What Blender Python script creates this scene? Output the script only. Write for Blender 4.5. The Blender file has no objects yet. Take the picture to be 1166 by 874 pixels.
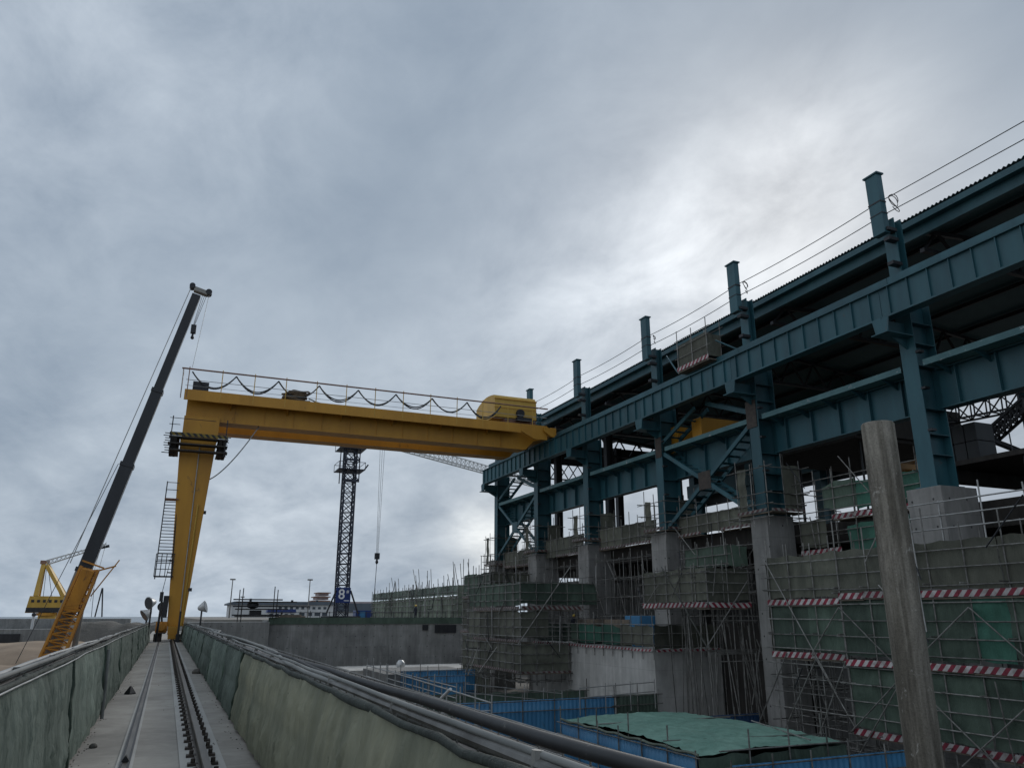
import bpy, bmesh, math, random
from mathutils import Vector, Matrix, noise
random.seed(7)
R = math.radians
scene = bpy.context.scene
COL = scene.collection

# ------------------------------------------------------------------ survey: a sight line from the camera to a plane
F, CX, CY, VX, VY, EYE = 875.0, 583.0, 437.0, 189.0, 701.0, 1.6
PITCH = math.atan((VY - CY) / F)
YAW = math.atan((CX - VX) / math.hypot(F, VY - CY))
_f = Vector((math.sin(YAW) * math.cos(PITCH), math.cos(YAW) * math.cos(PITCH), math.sin(PITCH)))
_r = Vector((math.cos(YAW), -math.sin(YAW), 0))
_u = Vector((-math.sin(YAW) * math.sin(PITCH), -math.cos(YAW) * math.sin(PITCH), math.cos(PITCH)))
def ray(x, y):
    return _f + _r * ((x - CX) / F) - _u * ((y - CY) / F)
def at(x, y, X=None, Y=None, Z=None):
    d = ray(x, y)
    t = X / d.x if X is not None else Y / d.y if Y is not None else (Z - EYE) / d.z
    return Vector((d.x * t, d.y * t, EYE + d.z * t))

# ------------------------------------------------------------------ materials
def new_mat(name):
    m = bpy.data.materials.new(name); m.use_nodes = True
    return m, m.node_tree, m.node_tree.nodes['Principled BSDF']
def nd(nt, t, **k):
    n = nt.nodes.new(t)
    for a, b in k.items(): setattr(n, a, b)
    return n
def ramp(nt, src, p0, c0, p1, c1):
    r = nd(nt, 'ShaderNodeValToRGB'); e = r.color_ramp.elements
    e[0].position, e[0].color = p0, (*c0, 1); e[1].position, e[1].color = p1, (*c1, 1)
    nt.links.new(src, r.inputs[0]); return r.outputs[0]
def pos(nt, scale=(1, 1, 1)):
    g = nd(nt, 'ShaderNodeNewGeometry'); mp = nd(nt, 'ShaderNodeMapping'); mp.inputs['Scale'].default_value = scale
    nt.links.new(g.outputs['Position'], mp.inputs['Vector']); return mp.outputs[0]
def noise_n(nt, vec, scale, detail=5, rough=.6, dist=0):
    n = nd(nt, 'ShaderNodeTexNoise'); n.inputs['Scale'].default_value = scale; n.inputs['Detail'].default_value = detail
    n.inputs['Roughness'].default_value = rough; n.inputs['Distortion'].default_value = dist
    nt.links.new(vec, n.inputs['Vector']); return n.outputs['Fac']
def mixc(nt, fac, a, b, mode='MIX'):
    m = nd(nt, 'ShaderNodeMixRGB', blend_type=mode)
    for i, v in ((0, fac), (1, a), (2, b)):
        if hasattr(v, 'is_output'): nt.links.new(v, m.inputs[i])
        elif i == 0: m.inputs[0].default_value = v
        else: m.inputs[i].default_value = (*v, 1)
    return m.outputs[0]
def mathn(nt, op, a, b=0.0):
    m = nd(nt, 'ShaderNodeMath', operation=op)
    for i, v in ((0, a), (1, b)):
        if hasattr(v, 'is_output'): nt.links.new(v, m.inputs[i])
        else: m.inputs[i].default_value = v
    return m.outputs[0]
def bump(nt, bs, h, strength=.3, dist=.02):
    b = nd(nt, 'ShaderNodeBump'); b.inputs['Strength'].default_value = strength; b.inputs['Distance'].default_value = dist
    nt.links.new(h, b.inputs['Height']); nt.links.new(b.outputs[0], bs.inputs['Normal'])

def vary(nt, col, lo, hi):
    oi = nd(nt, 'ShaderNodeObjectInfo'); mr = nd(nt, 'ShaderNodeMapRange'); mr.inputs[3].default_value = lo; mr.inputs[4].default_value = hi
    nt.links.new(oi.outputs['Random'], mr.inputs[0]); c = nd(nt, 'ShaderNodeCombineXYZ'); [nt.links.new(mr.outputs[0], c.inputs[i]) for i in range(3)]
    return mixc(nt, 1.0, col, c.outputs[0], 'MULTIPLY')
def paint(name, c, c2=None, scale=1.2, rough=.55, metal=0.0, streak=(1, 1, .25), dirt=None, dirt_at=.62, bmp=.08, var=0, rust=None):
    m, nt, bs = new_mat(name)
    c2 = c2 or tuple(v * .72 for v in c)
    n = noise_n(nt, pos(nt, streak), scale, 6, .62)
    col = ramp(nt, n, .35, c2, .65, c)
    if dirt:
        n2 = noise_n(nt, pos(nt, streak), scale * 3.1, 8, .7, .6)
        f = ramp(nt, n2, dirt_at, (0, 0, 0), dirt_at + .08, (1, 1, 1))
        col = mixc(nt, f, col, dirt)
    if rust:
        n5 = noise_n(nt, pos(nt, (1, 1, .5)), 1.1, 10, .74, 1.0); col = mixc(nt, ramp(nt, n5, .635, (0, 0, 0), .69, (.85, .85, .85)), col, rust)
    if var: col = vary(nt, col, 1 - var, 1 + var * .7)
    nt.links.new(col, bs.inputs['Base Color'])
    bs.inputs['Roughness'].default_value = rough; bs.inputs['Metallic'].default_value = metal
    n3 = noise_n(nt, pos(nt), 14, 4); bump(nt, bs, n3, bmp, .01)
    return m

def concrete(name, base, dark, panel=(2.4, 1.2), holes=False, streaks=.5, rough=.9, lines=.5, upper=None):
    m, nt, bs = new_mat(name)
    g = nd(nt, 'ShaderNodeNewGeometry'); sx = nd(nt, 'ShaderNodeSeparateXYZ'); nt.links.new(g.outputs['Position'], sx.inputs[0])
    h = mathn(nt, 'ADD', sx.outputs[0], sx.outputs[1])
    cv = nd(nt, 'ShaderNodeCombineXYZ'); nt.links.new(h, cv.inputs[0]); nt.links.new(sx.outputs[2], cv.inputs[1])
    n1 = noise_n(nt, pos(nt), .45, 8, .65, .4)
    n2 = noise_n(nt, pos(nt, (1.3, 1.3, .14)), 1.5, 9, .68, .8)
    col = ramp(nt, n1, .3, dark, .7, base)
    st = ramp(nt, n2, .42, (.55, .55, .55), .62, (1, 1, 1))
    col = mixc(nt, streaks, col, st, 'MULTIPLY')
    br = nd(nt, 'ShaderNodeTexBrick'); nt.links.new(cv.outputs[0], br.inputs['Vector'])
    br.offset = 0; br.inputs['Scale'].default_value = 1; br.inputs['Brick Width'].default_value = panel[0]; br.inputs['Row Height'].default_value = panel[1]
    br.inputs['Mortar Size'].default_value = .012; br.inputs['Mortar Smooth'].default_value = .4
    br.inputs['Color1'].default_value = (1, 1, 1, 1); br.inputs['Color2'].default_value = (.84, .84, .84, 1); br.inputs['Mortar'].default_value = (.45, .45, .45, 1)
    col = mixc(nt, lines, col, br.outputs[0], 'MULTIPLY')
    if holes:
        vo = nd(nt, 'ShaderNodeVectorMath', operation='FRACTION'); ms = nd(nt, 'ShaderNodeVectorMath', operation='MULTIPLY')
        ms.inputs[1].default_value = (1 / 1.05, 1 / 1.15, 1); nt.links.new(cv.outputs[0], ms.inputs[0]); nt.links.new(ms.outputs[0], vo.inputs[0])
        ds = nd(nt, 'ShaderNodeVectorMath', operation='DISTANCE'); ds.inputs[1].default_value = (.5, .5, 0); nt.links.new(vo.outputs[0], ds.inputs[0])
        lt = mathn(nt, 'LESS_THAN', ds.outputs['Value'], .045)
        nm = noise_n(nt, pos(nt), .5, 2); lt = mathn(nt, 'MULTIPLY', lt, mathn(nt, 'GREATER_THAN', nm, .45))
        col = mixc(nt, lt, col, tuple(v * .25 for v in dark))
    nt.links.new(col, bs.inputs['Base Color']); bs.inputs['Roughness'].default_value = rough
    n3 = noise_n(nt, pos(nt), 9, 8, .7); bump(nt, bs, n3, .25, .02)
    return m

def pole_mat():
    m, nt, bs = new_mat('pole_concrete')
    n1 = noise_n(nt, pos(nt, (1, 1, .28)), 1.5, 9, .68, .6); n2 = noise_n(nt, pos(nt, (3.5, 3.5, .16)), 1.3, 6, .6); n3 = noise_n(nt, pos(nt), 22, 6, .75); n4 = noise_n(nt, pos(nt, (1, 1, .6)), 3.2, 9, .72, 1.2)
    col = ramp(nt, n1, .36, (.15, .138, .12), .64, (.33, .305, .265))
    col = mixc(nt, .8, col, ramp(nt, n2, .42, (.42, .41, .39), .58, (1, 1, 1)), 'MULTIPLY')
    col = mixc(nt, .55, col, ramp(nt, n3, .34, (.45, .44, .42), .55, (1.05, 1.05, 1.0)), 'MULTIPLY')
    col = mixc(nt, ramp(nt, n4, .60, (0, 0, 0), .68, (1, 1, 1)), col, (.40, .385, .35))
    nt.links.new(col, bs.inputs['Base Color']); bs.inputs['Roughness'].default_value = .95; bs.inputs['Specular IOR Level'].default_value = .2
    h = mixc(nt, .5, n3, n4); bump(nt, bs, h, .7, .03); return m

def netting(name, c, c2, scale=.8, see=0.0):
    m, nt, bs = new_mat(name)
    n = noise_n(nt, pos(nt, (1, 1, .5)), scale, 7, .62, .8)
    col = ramp(nt, n, .34, c2, .64, c)
    n2 = noise_n(nt, pos(nt), 5.5, 8, .75, .3)
    col = mixc(nt, ramp(nt, n2, .66, (0, 0, 0), .74, (1, 1, 1)), col, tuple(v * .4 for v in c2))
    nt.links.new(col, bs.inputs['Base Color']); bs.inputs['Roughness'].default_value = .8
    n4 = noise_n(nt, pos(nt, (1, 1, .35)), 2.6, 5, .6, .4); col = mixc(nt, .55, col, ramp(nt, n4, .36, (.62, .64, .6), .6, (1.08, 1.08, 1.05)), 'MULTIPLY')
    col = vary(nt, col, .66, 1.22)
    nt.links.new(col, bs.inputs['Base Color'])
    w = noise_n(nt, pos(nt, (3, 3, 1)), 2.2, 6, .6, 1.0); bump(nt, bs, w, .6, .06)
    if see:
        tr = nd(nt, 'ShaderNodeBsdfTranslucent'); nt.links.new(col, tr.inputs[0])
        mx = nd(nt, 'ShaderNodeMixShader'); mx.inputs[0].default_value = see
        nt.links.new(bs.outputs[0], mx.inputs[1]); nt.links.new(tr.outputs[0], mx.inputs[2])
        nt.links.new(mx.outputs[0], nt.nodes['Material Output'].inputs[0])
    return m

def striped(name, c, c2, pitch=.3, slant=.9):
    m, nt, bs = new_mat(name)
    g = nd(nt, 'ShaderNodeNewGeometry'); sx = nd(nt, 'ShaderNodeSeparateXYZ'); nt.links.new(g.outputs['Position'], sx.inputs[0])
    h = mathn(nt, 'ADD', sx.outputs[0], sx.outputs[1]); h = mathn(nt, 'ADD', h, mathn(nt, 'MULTIPLY', sx.outputs[2], slant))
    f = mathn(nt, 'FRACT', mathn(nt, 'DIVIDE', h, pitch)); s = mathn(nt, 'GREATER_THAN', f, .5)
    n = noise_n(nt, pos(nt), 3, 6, .7)
    col = mixc(nt, s, c, c2); col = mixc(nt, .75, col, ramp(nt, n, .34, (.30, .285, .26), .60, (1, 1, 1)), 'MULTIPLY')
    col = vary(nt, col, .6, 1.1); n6 = noise_n(nt, pos(nt, (.6, .6, 1)), 1.1, 8, .7, .8); col = mixc(nt, ramp(nt, n6, .56, (0, 0, 0), .68, (.8, .8, .8)), col, (.17, .16, .145))
    nt.links.new(col, bs.inputs['Base Color']); bs.inputs['Roughness'].default_value = .6
    return m

M = {}
M['teal'] = paint('teal_paint', (.026, .102, .126), (.015, .068, .088), .9, .5, dirt=(.02, .035, .035), dirt_at=.66, var=.16, rust=(.075, .06, .05))
M['teal_worn'] = paint('worn_teal_paint', (.09, .20, .21), (.05, .13, .145), 1.0, .55, dirt=(.5, .52, .52), dirt_at=.60, streak=(1, .7, 1))
M['yellow'] = paint('crane_yellow_paint', (.54, .268, .024), (.43, .205, .018), .6, .5, dirt=(.13, .075, .03), dirt_at=.64, var=.08, rust=(.16, .085, .03))
M['yellow_pale'] = paint('pale_yellow_paint', (.56, .345, .055), (.43, .265, .04), .5, .5, dirt=(.2, .13, .04), dirt_at=.68)
M['orange'] = paint('orange_paint', (.54, .235, .022), (.38, .16, .016), 1.5, .5, dirt=(.08, .04, .02), dirt_at=.6)
M['boom'] = paint('dark_boom_paint', (.018, .021, .026), (.010, .012, .016), 1.0, .4)
M['boom_grey'] = paint('grey_boom_paint', (.30, .29, .26), (.2, .2, .19), 1.0, .5, dirt=(.08, .07, .06))
M['tube'] = paint('scaffold_tube_steel', (.27, .265, .25), (.11, .105, .095), 3.0, .5, .4, (1, 1, 1), dirt=(.10, .05, .03), dirt_at=.62, var=.4)
M['tube_light'] = paint('galvanised_tube', (.42, .42, .41), (.28, .28, .27), 3, .45, .5, (1, 1, 1))
M['rust'] = paint('rusty_brown_steel', (.32, .18, .13), (.19, .105, .075), 3, .7, .2, (1, 1, 1))
M['rust_dark'] = paint('dark_rusty_steel', (.075, .06, .05), (.04, .034, .03), 5, .6, .3, (1, 1, 1))
M['dark_steel'] = paint('dark_steel', (.035, .037, .042), (.02, .021, .024), 2, .5, .3)
M['mast'] = paint('dark_blue_mast', (.025, .032, .055), (.015, .018, .03), 2, .5)
M['white_steel'] = paint('white_steel', (.62, .62, .60), (.45, .45, .44), 2, .5)
M['rail'] = paint('worn_rail_steel', (.17, .15, .13), (.085, .075, .065), 4, .42, .7, (1, .2, 1))
M['hose'] = paint('black_rubber', (.028, .03, .032), (.018, .019, .02), 4, .6, dirt=(.10, .10, .095), dirt_at=.6, streak=(1, 1, 1))
M['hose_grey'] = paint('dusty_grey_hose', (.23, .235, .225), (.13, .135, .13), 3, .75, streak=(1, .3, 1), dirt=(.06, .06, .06), dirt_at=.64)
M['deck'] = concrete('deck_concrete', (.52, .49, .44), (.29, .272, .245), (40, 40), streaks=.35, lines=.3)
M['grout'] = concrete('pale_grout', (.50, .49, .46), (.34, .33, .31), (40, 40), streaks=.1, lines=.2)
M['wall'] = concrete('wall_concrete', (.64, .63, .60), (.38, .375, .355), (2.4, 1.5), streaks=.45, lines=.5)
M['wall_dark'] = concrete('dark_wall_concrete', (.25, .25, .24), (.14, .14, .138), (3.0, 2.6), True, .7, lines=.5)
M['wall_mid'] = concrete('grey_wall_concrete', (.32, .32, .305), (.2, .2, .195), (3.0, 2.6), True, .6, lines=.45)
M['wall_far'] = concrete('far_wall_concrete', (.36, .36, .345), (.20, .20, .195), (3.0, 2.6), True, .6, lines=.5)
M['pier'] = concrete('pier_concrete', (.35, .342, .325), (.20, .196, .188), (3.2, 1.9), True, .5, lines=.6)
M['pole'] = pole_mat()
M['net_green'] = netting('green_netting', (.088, .128, .098), (.055, .084, .064), .9)
M['net_bright'] = netting('bright_green_netting', (.045, .145, .105), (.03, .095, .07), .7)
M['net_khaki'] = netting('khaki_netting', (.28, .28, .205), (.15, .162, .122), .7, .2)
M['net_olive'] = netting('olive_netting', (.135, .138, .108), (.085, .088, .070), .8)
M['net_grey'] = netting('grey_green_netting', (.165, .205, .178), (.08, .108, .092), .55, .1)
M['net_dark'] = netting('dark_bunched_netting', (.035, .045, .038), (.02, .026, .022), 3)
M['net_pale'] = netting('pale_green_netting', (.20, .235, .19), (.13, .155, .125), .4, .15)
M['net_roof'] = netting('green_cover_net', (.25, .44, .36), (.17, .34, .275), .5)
M['blue'] = paint('blue_hoarding_sheet', (.06, .22, .40), (.04, .155, .30), .8, .45, dirt=(.06, .12, .17), dirt_at=.63)
M['blue_dark'] = paint('faded_blue_sheet', (.018, .06, .15), (.012, .04, .10), .8, .5)
M['stripe'] = striped('red_white_stripes', (.27, .020, .045), (.56, .53, .52), .40)
M['stripe_dull'] = striped('dirty_striped_board', (.12, .05, .05), (.27, .26, .245), .40)
M['hazard'] = striped('black_yellow_stripes', (.012, .012, .012), (.22, .155, .02), .4)
M['plank'] = paint('wood_plank', (.20, .16, .12), (.12, .10, .08), 2.5, .8)
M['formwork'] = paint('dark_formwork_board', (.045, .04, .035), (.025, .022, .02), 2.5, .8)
M['panel_green'] = paint('green_site_panel', (.03, .16, .085), (.02, .10, .055), 1.2, .5)
M['roof'] = paint('teal_roof_sheet', (.05, .115, .13), (.035, .085, .10), .5, .45, .1)
M['clad'] = paint('dark_cladding', (.03, .034, .037), (.018, .021, .024), .7, .6)
M['glass'] = paint('window_glass', (.04, .055, .07), (.03, .04, .05), 2, .15)
M['white'] = paint('white_wall_paint', (.62, .62, .61), (.50, .50, .50), .3, .7)
M['pink'] = paint('pinkish_roof_paint', (.45, .37, .36), (.33, .27, .27), .5, .7)
M['roof_grey'] = paint('blue_grey_roof', (.10, .125, .15), (.075, .09, .11), .3, .6)
M['sign_blue'] = paint('sign_blue', (.012, .035, .16), (.010, .028, .12), 1, .4)
M['lettering'] = paint('white_lettering', (.78, .78, .78), (.7, .7, .7), 1, .5)
M['rubber'] = paint('tyre_rubber', (.02, .02, .02), (.014, .014, .014), 3, .8)
M['skin'] = paint('skin', (.32, .19, .13), (.28, .16, .11), 6, .6)
M['cloth_dark'] = paint('dark_workwear', (.03, .035, .05), (.02, .024, .035), 5, .9)
M['hiviz'] = paint('yellow_helmet', (.62, .42, .03), (.55, .36, .03), 3, .4)
M['lamp'] = paint('lamp_reflector', (.55, .56, .56), (.42, .43, .43), 4, .35, .3)
M['rope'] = paint('brown_rope', (.17, .12, .075), (.09, .065, .04), 8, .9, streak=(1, 1, 1))

def ground_mat(name, c, c2, c3, sc):
    m, nt, bs = new_mat(name)
    n = noise_n(nt, pos(nt), sc, 10, .62, .5); n2 = noise_n(nt, pos(nt), sc * 14, 8, .7)
    col = ramp(nt, n, .34, c2, .62, c); col = mixc(nt, ramp(nt, n2, .5, (0, 0, 0), .75, (1, 1, 1)), col, c3)
    nt.links.new(col, bs.inputs['Base Color']); bs.inputs['Roughness'].default_value = .95; bump(nt, bs, n2, .6, .1)
    return m
M['sand'] = ground_mat('sand', (.30, .225, .155), (.16, .118, .085), (.25, .195, .14), .07)
M['earth'] = ground_mat('pit_earth', (.13, .12, .105), (.075, .07, .062), (.16, .15, .135), .3)
M['site'] = ground_mat('site_ground', (.24, .225, .2), (.17, .16, .145), (.2, .19, .17), .05)
def sea_mat():
    m, nt, bs = new_mat('sea'); bs.inputs['Base Color'].default_value = (.05, .075, .09, 1); bs.inputs['Roughness'].default_value = .25
    n = noise_n(nt, pos(nt), .2, 8, .6); bump(nt, bs, n, .4, .5); return m
M['sea'] = sea_mat()

# ------------------------------------------------------------------ mesh builder
class MB:
    def __init__(s): s.v = []; s.f = []
    def _add(s, vs, fs):
        o = len(s.v); s.v += [tuple(v) for v in vs]; s.f += [tuple(i + o for i in f) for f in fs]; return s
    def box(s, x0, x1, y0, y1, z0, z1):
        x0, x1 = sorted((x0, x1)); y0, y1 = sorted((y0, y1)); z0, z1 = sorted((z0, z1))
        return s._add([(x0, y0, z0), (x1, y0, z0), (x1, y1, z0), (x0, y1, z0), (x0, y0, z1), (x1, y0, z1), (x1, y1, z1), (x0, y1, z1)],
                      [(0, 3, 2, 1), (4, 5, 6, 7), (0, 1, 5, 4), (1, 2, 6, 5), (2, 3, 7, 6), (3, 0, 4, 7)])
    def bar(s, a, b, w, h, up=(0, 0, 1)):
        a, b = Vector(a), Vector(b); d = (b - a).normalized(); up = Vector(up)
        if abs(d.dot(up)) > .98: up = Vector((1, 0, 0))
        sd = d.cross(up).normalized() * w / 2; u = sd.cross(d).normalized() * h / 2
        vs = [p + i * sd + j * u for p in (a, b) for i, j in ((-1, -1), (1, -1), (1, 1), (-1, 1))]
        return s._add(vs, [(0, 3, 2, 1), (4, 5, 6, 7), (0, 1, 5, 4), (1, 2, 6, 5), (2, 3, 7, 6), (3, 0, 4, 7)])
    def tube(s, a, b, r, n=6, r2=None):
        a, b = Vector(a), Vector(b); d = (b - a).normalized(); q = d.to_track_quat('Z', 'Y'); r2 = r if r2 is None else r2
        vs = []
        for p, rr in ((a, r), (b, r2)):
            for k in range(n): vs.append(p + q @ Vector((rr * math.cos(2 * math.pi * k / n), rr * math.sin(2 * math.pi * k / n), 0)))
        return s._add(vs, [(k, (k + 1) % n, n + (k + 1) % n, n + k) for k in range(n)] + [tuple(range(n))[::-1], tuple(range(n, 2 * n))])
    def sweep(s, pts, r, n=6):
        pts = [Vector(p) for p in pts]; vs = []
        for i, p in enumerate(pts):
            d = (pts[min(i + 1, len(pts) - 1)] - pts[max(i - 1, 0)]).normalized()
            sd = d.cross(Vector((0, 0, 1)));  sd = sd.normalized() if sd.length > 1e-4 else Vector((1, 0, 0)); u = sd.cross(d)
            rr = r[i] if isinstance(r, (list, tuple)) else r
            for k in range(n): vs.append(p + sd * rr * math.cos(2 * math.pi * k / n) + u * rr * math.sin(2 * math.pi * k / n))
        fs = [(i * n + k, i * n + (k + 1) % n, (i + 1) * n + (k + 1) % n, (i + 1) * n + k) for i in range(len(pts) - 1) for k in range(n)]
        L = (len(pts) - 1) * n
        return s._add(vs, fs + [tuple(range(n))[::-1], tuple(range(L, L + n))])
    def prism(s, poly, ax, a, b):
        n = len(poly)
        def mk(p, t): return (t, p[0], p[1]) if ax == 'x' else (p[0], t, p[1]) if ax == 'y' else (p[0], p[1], t)
        vs = [mk(p, a) for p in poly] + [mk(p, b) for p in poly]
        return s._add(vs, [tuple(range(n))[::-1], tuple(range(n, 2 * n))] + [(k, (k + 1) % n, n + (k + 1) % n, n + k) for k in range(n)])
    def hull8(s, lo, hi):
        vs = list(lo) + list(hi)
        return s._add(vs, [(0, 3, 2, 1), (4, 5, 6, 7), (0, 1, 5, 4), (1, 2, 6, 5), (2, 3, 7, 6), (3, 0, 4, 7)])
    def sheet(s, fn, nu, nv):
        vs = [fn(i / nu, j / nv) for j in range(nv + 1) for i in range(nu + 1)]
        return s._add(vs, [(j * (nu + 1) + i, j * (nu + 1) + i + 1, (j + 1) * (nu + 1) + i + 1, (j + 1) * (nu + 1) + i) for j in range(nv) for i in range(nu)])
    def lathe(s, c, prof, n=16, axis=(0, 0, 1)):
        q = Vector(axis).normalized().to_track_quat('Z', 'Y'); c = Vector(c); m = len(prof)
        vs = [c + q @ Vector((r * math.cos(2 * math.pi * k / n), r * math.sin(2 * math.pi * k / n), h)) for r, h in prof for k in range(n)]
        fs = [(i * n + k, i * n + (k + 1) % n, (i + 1) * n + (k + 1) % n, (i + 1) * n + k) for i in range(m - 1) for k in range(n)]
        return s._add(vs, fs + [tuple(range(n))[::-1], tuple(range((m - 1) * n, m * n))])
    def mesh(s, name, mat, base=(0, 0, 0), smooth=False):
        me = bpy.data.meshes.new(name); b = Vector(base)
        me.from_pydata([Vector(v) - b for v in s.v], [], s.f); me.materials.append(M[mat])
        bm = bmesh.new(); bm.from_mesh(me); bmesh.ops.recalc_face_normals(bm, faces=bm.faces); bm.to_mesh(me); bm.free()
        if smooth:
            for p in me.polygons: p.use_smooth = True
        me.update(); return me
    def obj(s, name, mat, base=(0, 0, 0), smooth=False, bevel=0):
        o = bpy.data.objects.new(name, s.mesh(name, mat, base, smooth)); COL.objects.link(o); o.location = base
        if bevel: bv(o, bevel)
        return o
def bv(o, w):
    b = o.modifiers.new('bevel', 'BEVEL'); b.width = w; b.segments = 2; b.limit_method = 'ANGLE'

_unit = {}
def unit_tube(mat):
    if mat not in _unit: _unit[mat] = MB().tube((0, 0, 0), (0, 0, 1), 1, 8).mesh('tube', mat, smooth=False)
    return _unit[mat]
def props(o, label=None, cat=None, group=None, kind=None):
    for k, v in (('label', label), ('category', cat), ('group', group), ('kind', kind)):
        if v: o[k] = v
    return o
def structure(mb, name, mat, label=None, smooth=False, kind='structure'):
    return props(mb.obj(name, mat, smooth=smooth), label, None, None, kind)
def single(mb, name, mat, label, cat, group=None, smooth=False, bevel=0):
    base = tuple(min(v[i] for v in mb.v) if i == 2 else sum(v[i] for v in mb.v) / len(mb.v) for i in range(3))
    return props(mb.obj(name, mat, base, smooth, bevel), label, cat, group)

class Thing:
    def __init__(s, name, label, cat, base, group=None):
        s.o = bpy.data.objects.new(name, None); COL.objects.link(s.o); s.o.location = base; s.o.empty_display_size = .3
        s.base = Vector(base); s.n = {}; s.over = {}
        props(s.o, label, cat, group)
    def part(s, name, mb, mat, parent=None, smooth=False, bevel=0, label=None, kind=None):
        o = bpy.data.objects.new(name, mb.mesh(name, mat, s.base, smooth)); COL.objects.link(o); o.parent = parent or s.o
        if bevel: bv(o, bevel)
        props(o, label, None, None, kind)
        return o
    def tube(s, name, a, b, r=.027, mat='tube'):
        k = name; s.n[k] = s.n.get(k, 0) + 1
        if s.n[k] > 98:
            s.over.setdefault((k, mat), MB()).tube(a, b, r, 6); return
        a, b = Vector(a), Vector(b); d = b - a
        o = bpy.data.objects.new(name, unit_tube(mat)); COL.objects.link(o); o.parent = s.o
        o.location = a - s.base; o.rotation_mode = 'QUATERNION'; o.rotation_quaternion = d.to_track_quat('Z', 'Y'); o.scale = (r, r, d.length)
        return o
    def done(s):
        for (k, mat), mb in s.over.items(): s.part(k, mb, mat, kind='stuff')

def rnd(a, b): return random.uniform(a, b)
def nz(x, y, z, sc=1.0): return noise.noise(Vector((x * sc, y * sc, z * sc)))

# ------------------------------------------------------------------ the setting
structure(MB().box(-4000, 4000, -300, 7000, -9, -6.2), 'ground', 'earth')
structure(MB().box(-5000, 1500, 420, 9000, -6.1, -5.0), 'sea', 'sea')
structure(MB().box(-2.2, 70, -40, 100, -6.0, -5.0), 'pit_floor', 'earth')
structure(MB().box(4, 420, 96, 420, -6.0, 1.2), 'site_ground', 'site')
def sandf(u, v):
    x = -2.0 - 260 * u ** 1.6; y = -40 + 240 * v
    h = -4.6 + 1.1 * nz(x, y, 0, .035) + .6 * nz(x, y, 3, .11) + .25 * abs(nz(x, y, 7, .4))
    h += 1.6 * math.exp(-((y - 108) / 16) ** 2) * (0.5 + .5 * nz(x, 1, 0, .05)) * min(1, max(0, (-x - 12) / 14))
    return (x, y, h)
structure(MB().sheet(sandf, 90, 130), 'sand_ground', 'sand', smooth=True)

# ------------------------------------------------------------------ the rail beam with its deck
t = Thing('rail_beam_wall', 'long grey concrete rail beam with a flat walkway top running towards the yellow gantry', 'rail beam', (.4, 40, -5))
b = MB()
yy = -30.0
while yy < 94:
    t.part('deck_slab', MB().box(-1.15, 2.15, yy + .006, yy + 7.99, -.35, 0), 'deck', bevel=.012); yy += 8
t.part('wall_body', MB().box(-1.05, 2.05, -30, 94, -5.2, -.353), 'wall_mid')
t.part('grout_strip', MB().box(-.325, -.285, -30, 93, .0, .012), 'grout'); t.part('grout_strip', MB().box(-.185, -.15, -30, 93, .0, .012), 'grout')
t.part('grout_strip', MB().box(.33, .80, -30, 93, .0, .016), 'grout')
t.done()
t = Thing('crane_rail', 'worn steel crane rail held by rows of clips on a pale grout strip', 'rail', (.56, 40, 0.02))
t.part('rail_head', MB().box(.525, .60, -30, 92, .10, .145).box(.552, .572, -30, 92, .04, .10).box(.49, .635, -30, 92, .018, .04), 'rail')
y0 = 4.0
for k in range(92):
    y = y0 + k * .6
    for sx in (-1, 1):
        cx = .5625 + sx * .105
        mb = MB().box(cx - .055, cx + .055, y - .055, y + .055, .017, .045).lathe((cx, y, .045), [(.024, 0), (.024, .045), (.012, .05)], 6)
        if k < 49: t.part('rail_clip', mb, 'rust_dark')
        else: t.over.setdefault(('rail_clip', 'rust_dark'), MB())._add(mb.v, mb.f)
t.done()
t = Thing('cable_channel', 'flat steel covered cable channel set in the deck beside the crane rail', 'channel', (-.24, 40, 0))
t.part('cover_plate', MB().box(-.262, -.207, -30, 92, .001, .02), 'rail')
t.part('channel_edge', MB().box(-.285, -.264, -30, 92, .001, .028).box(-.205, -.185, -30, 92, .001, .028), 'dark_steel'); t.done()
single(MB().prism([(-.28, .022), (-.19, .022), (-.235, .09)], 'y', 10.5, 10.6), 'stop_block', 'dark_steel', 'small dark steel block lying on the cable channel cover', 'block')
single(MB().lathe((-.52, 19.5, 0), [(.11, 0), (.115, .02), (.02, .16)], 4), 'steel_wedge', 'dark_steel', 'dark pyramid shaped wedge lying alone on the deck by the netted railing', 'wedge')
for (x, y, s) in ((-.66, 11.9, .05), (1.0, 25.5, .12)):
    single(MB().lathe((x, y, 0), [(s, 0), (s * 1.1, s * .5), (s * .5, s * 1.1)], 6), 'rubble_lump', 'earth', 'tiny dark lump of rubble on the deck near the left net hem' if s < .1 else 'dark lump of rubble on the deck at the foot of the cable laden railing', 'rubble', bevel=.01)

mb = MB()
for k in range(520):
    y = 3 + 52 * random.random() ** 1.6; e = random.random()
    x = -.80 + abs(random.gauss(0, .07)) if e < .35 else 1.10 - abs(random.gauss(0, .09)) if e < .75 else rnd(.32, .84) if e < .9 else rnd(-.75, 1.05)
    q = rnd(.003, .010); mb.lathe((x, y, 0.001 if not .33 < x < .8 else .017), [(q, 0), (q * 1.1, q * .5), (q * .4, q * rnd(.7, 1.2))], random.choice((4, 5, 6)))
structure(mb, 'gravel', 'earth', kind='stuff')
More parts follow.
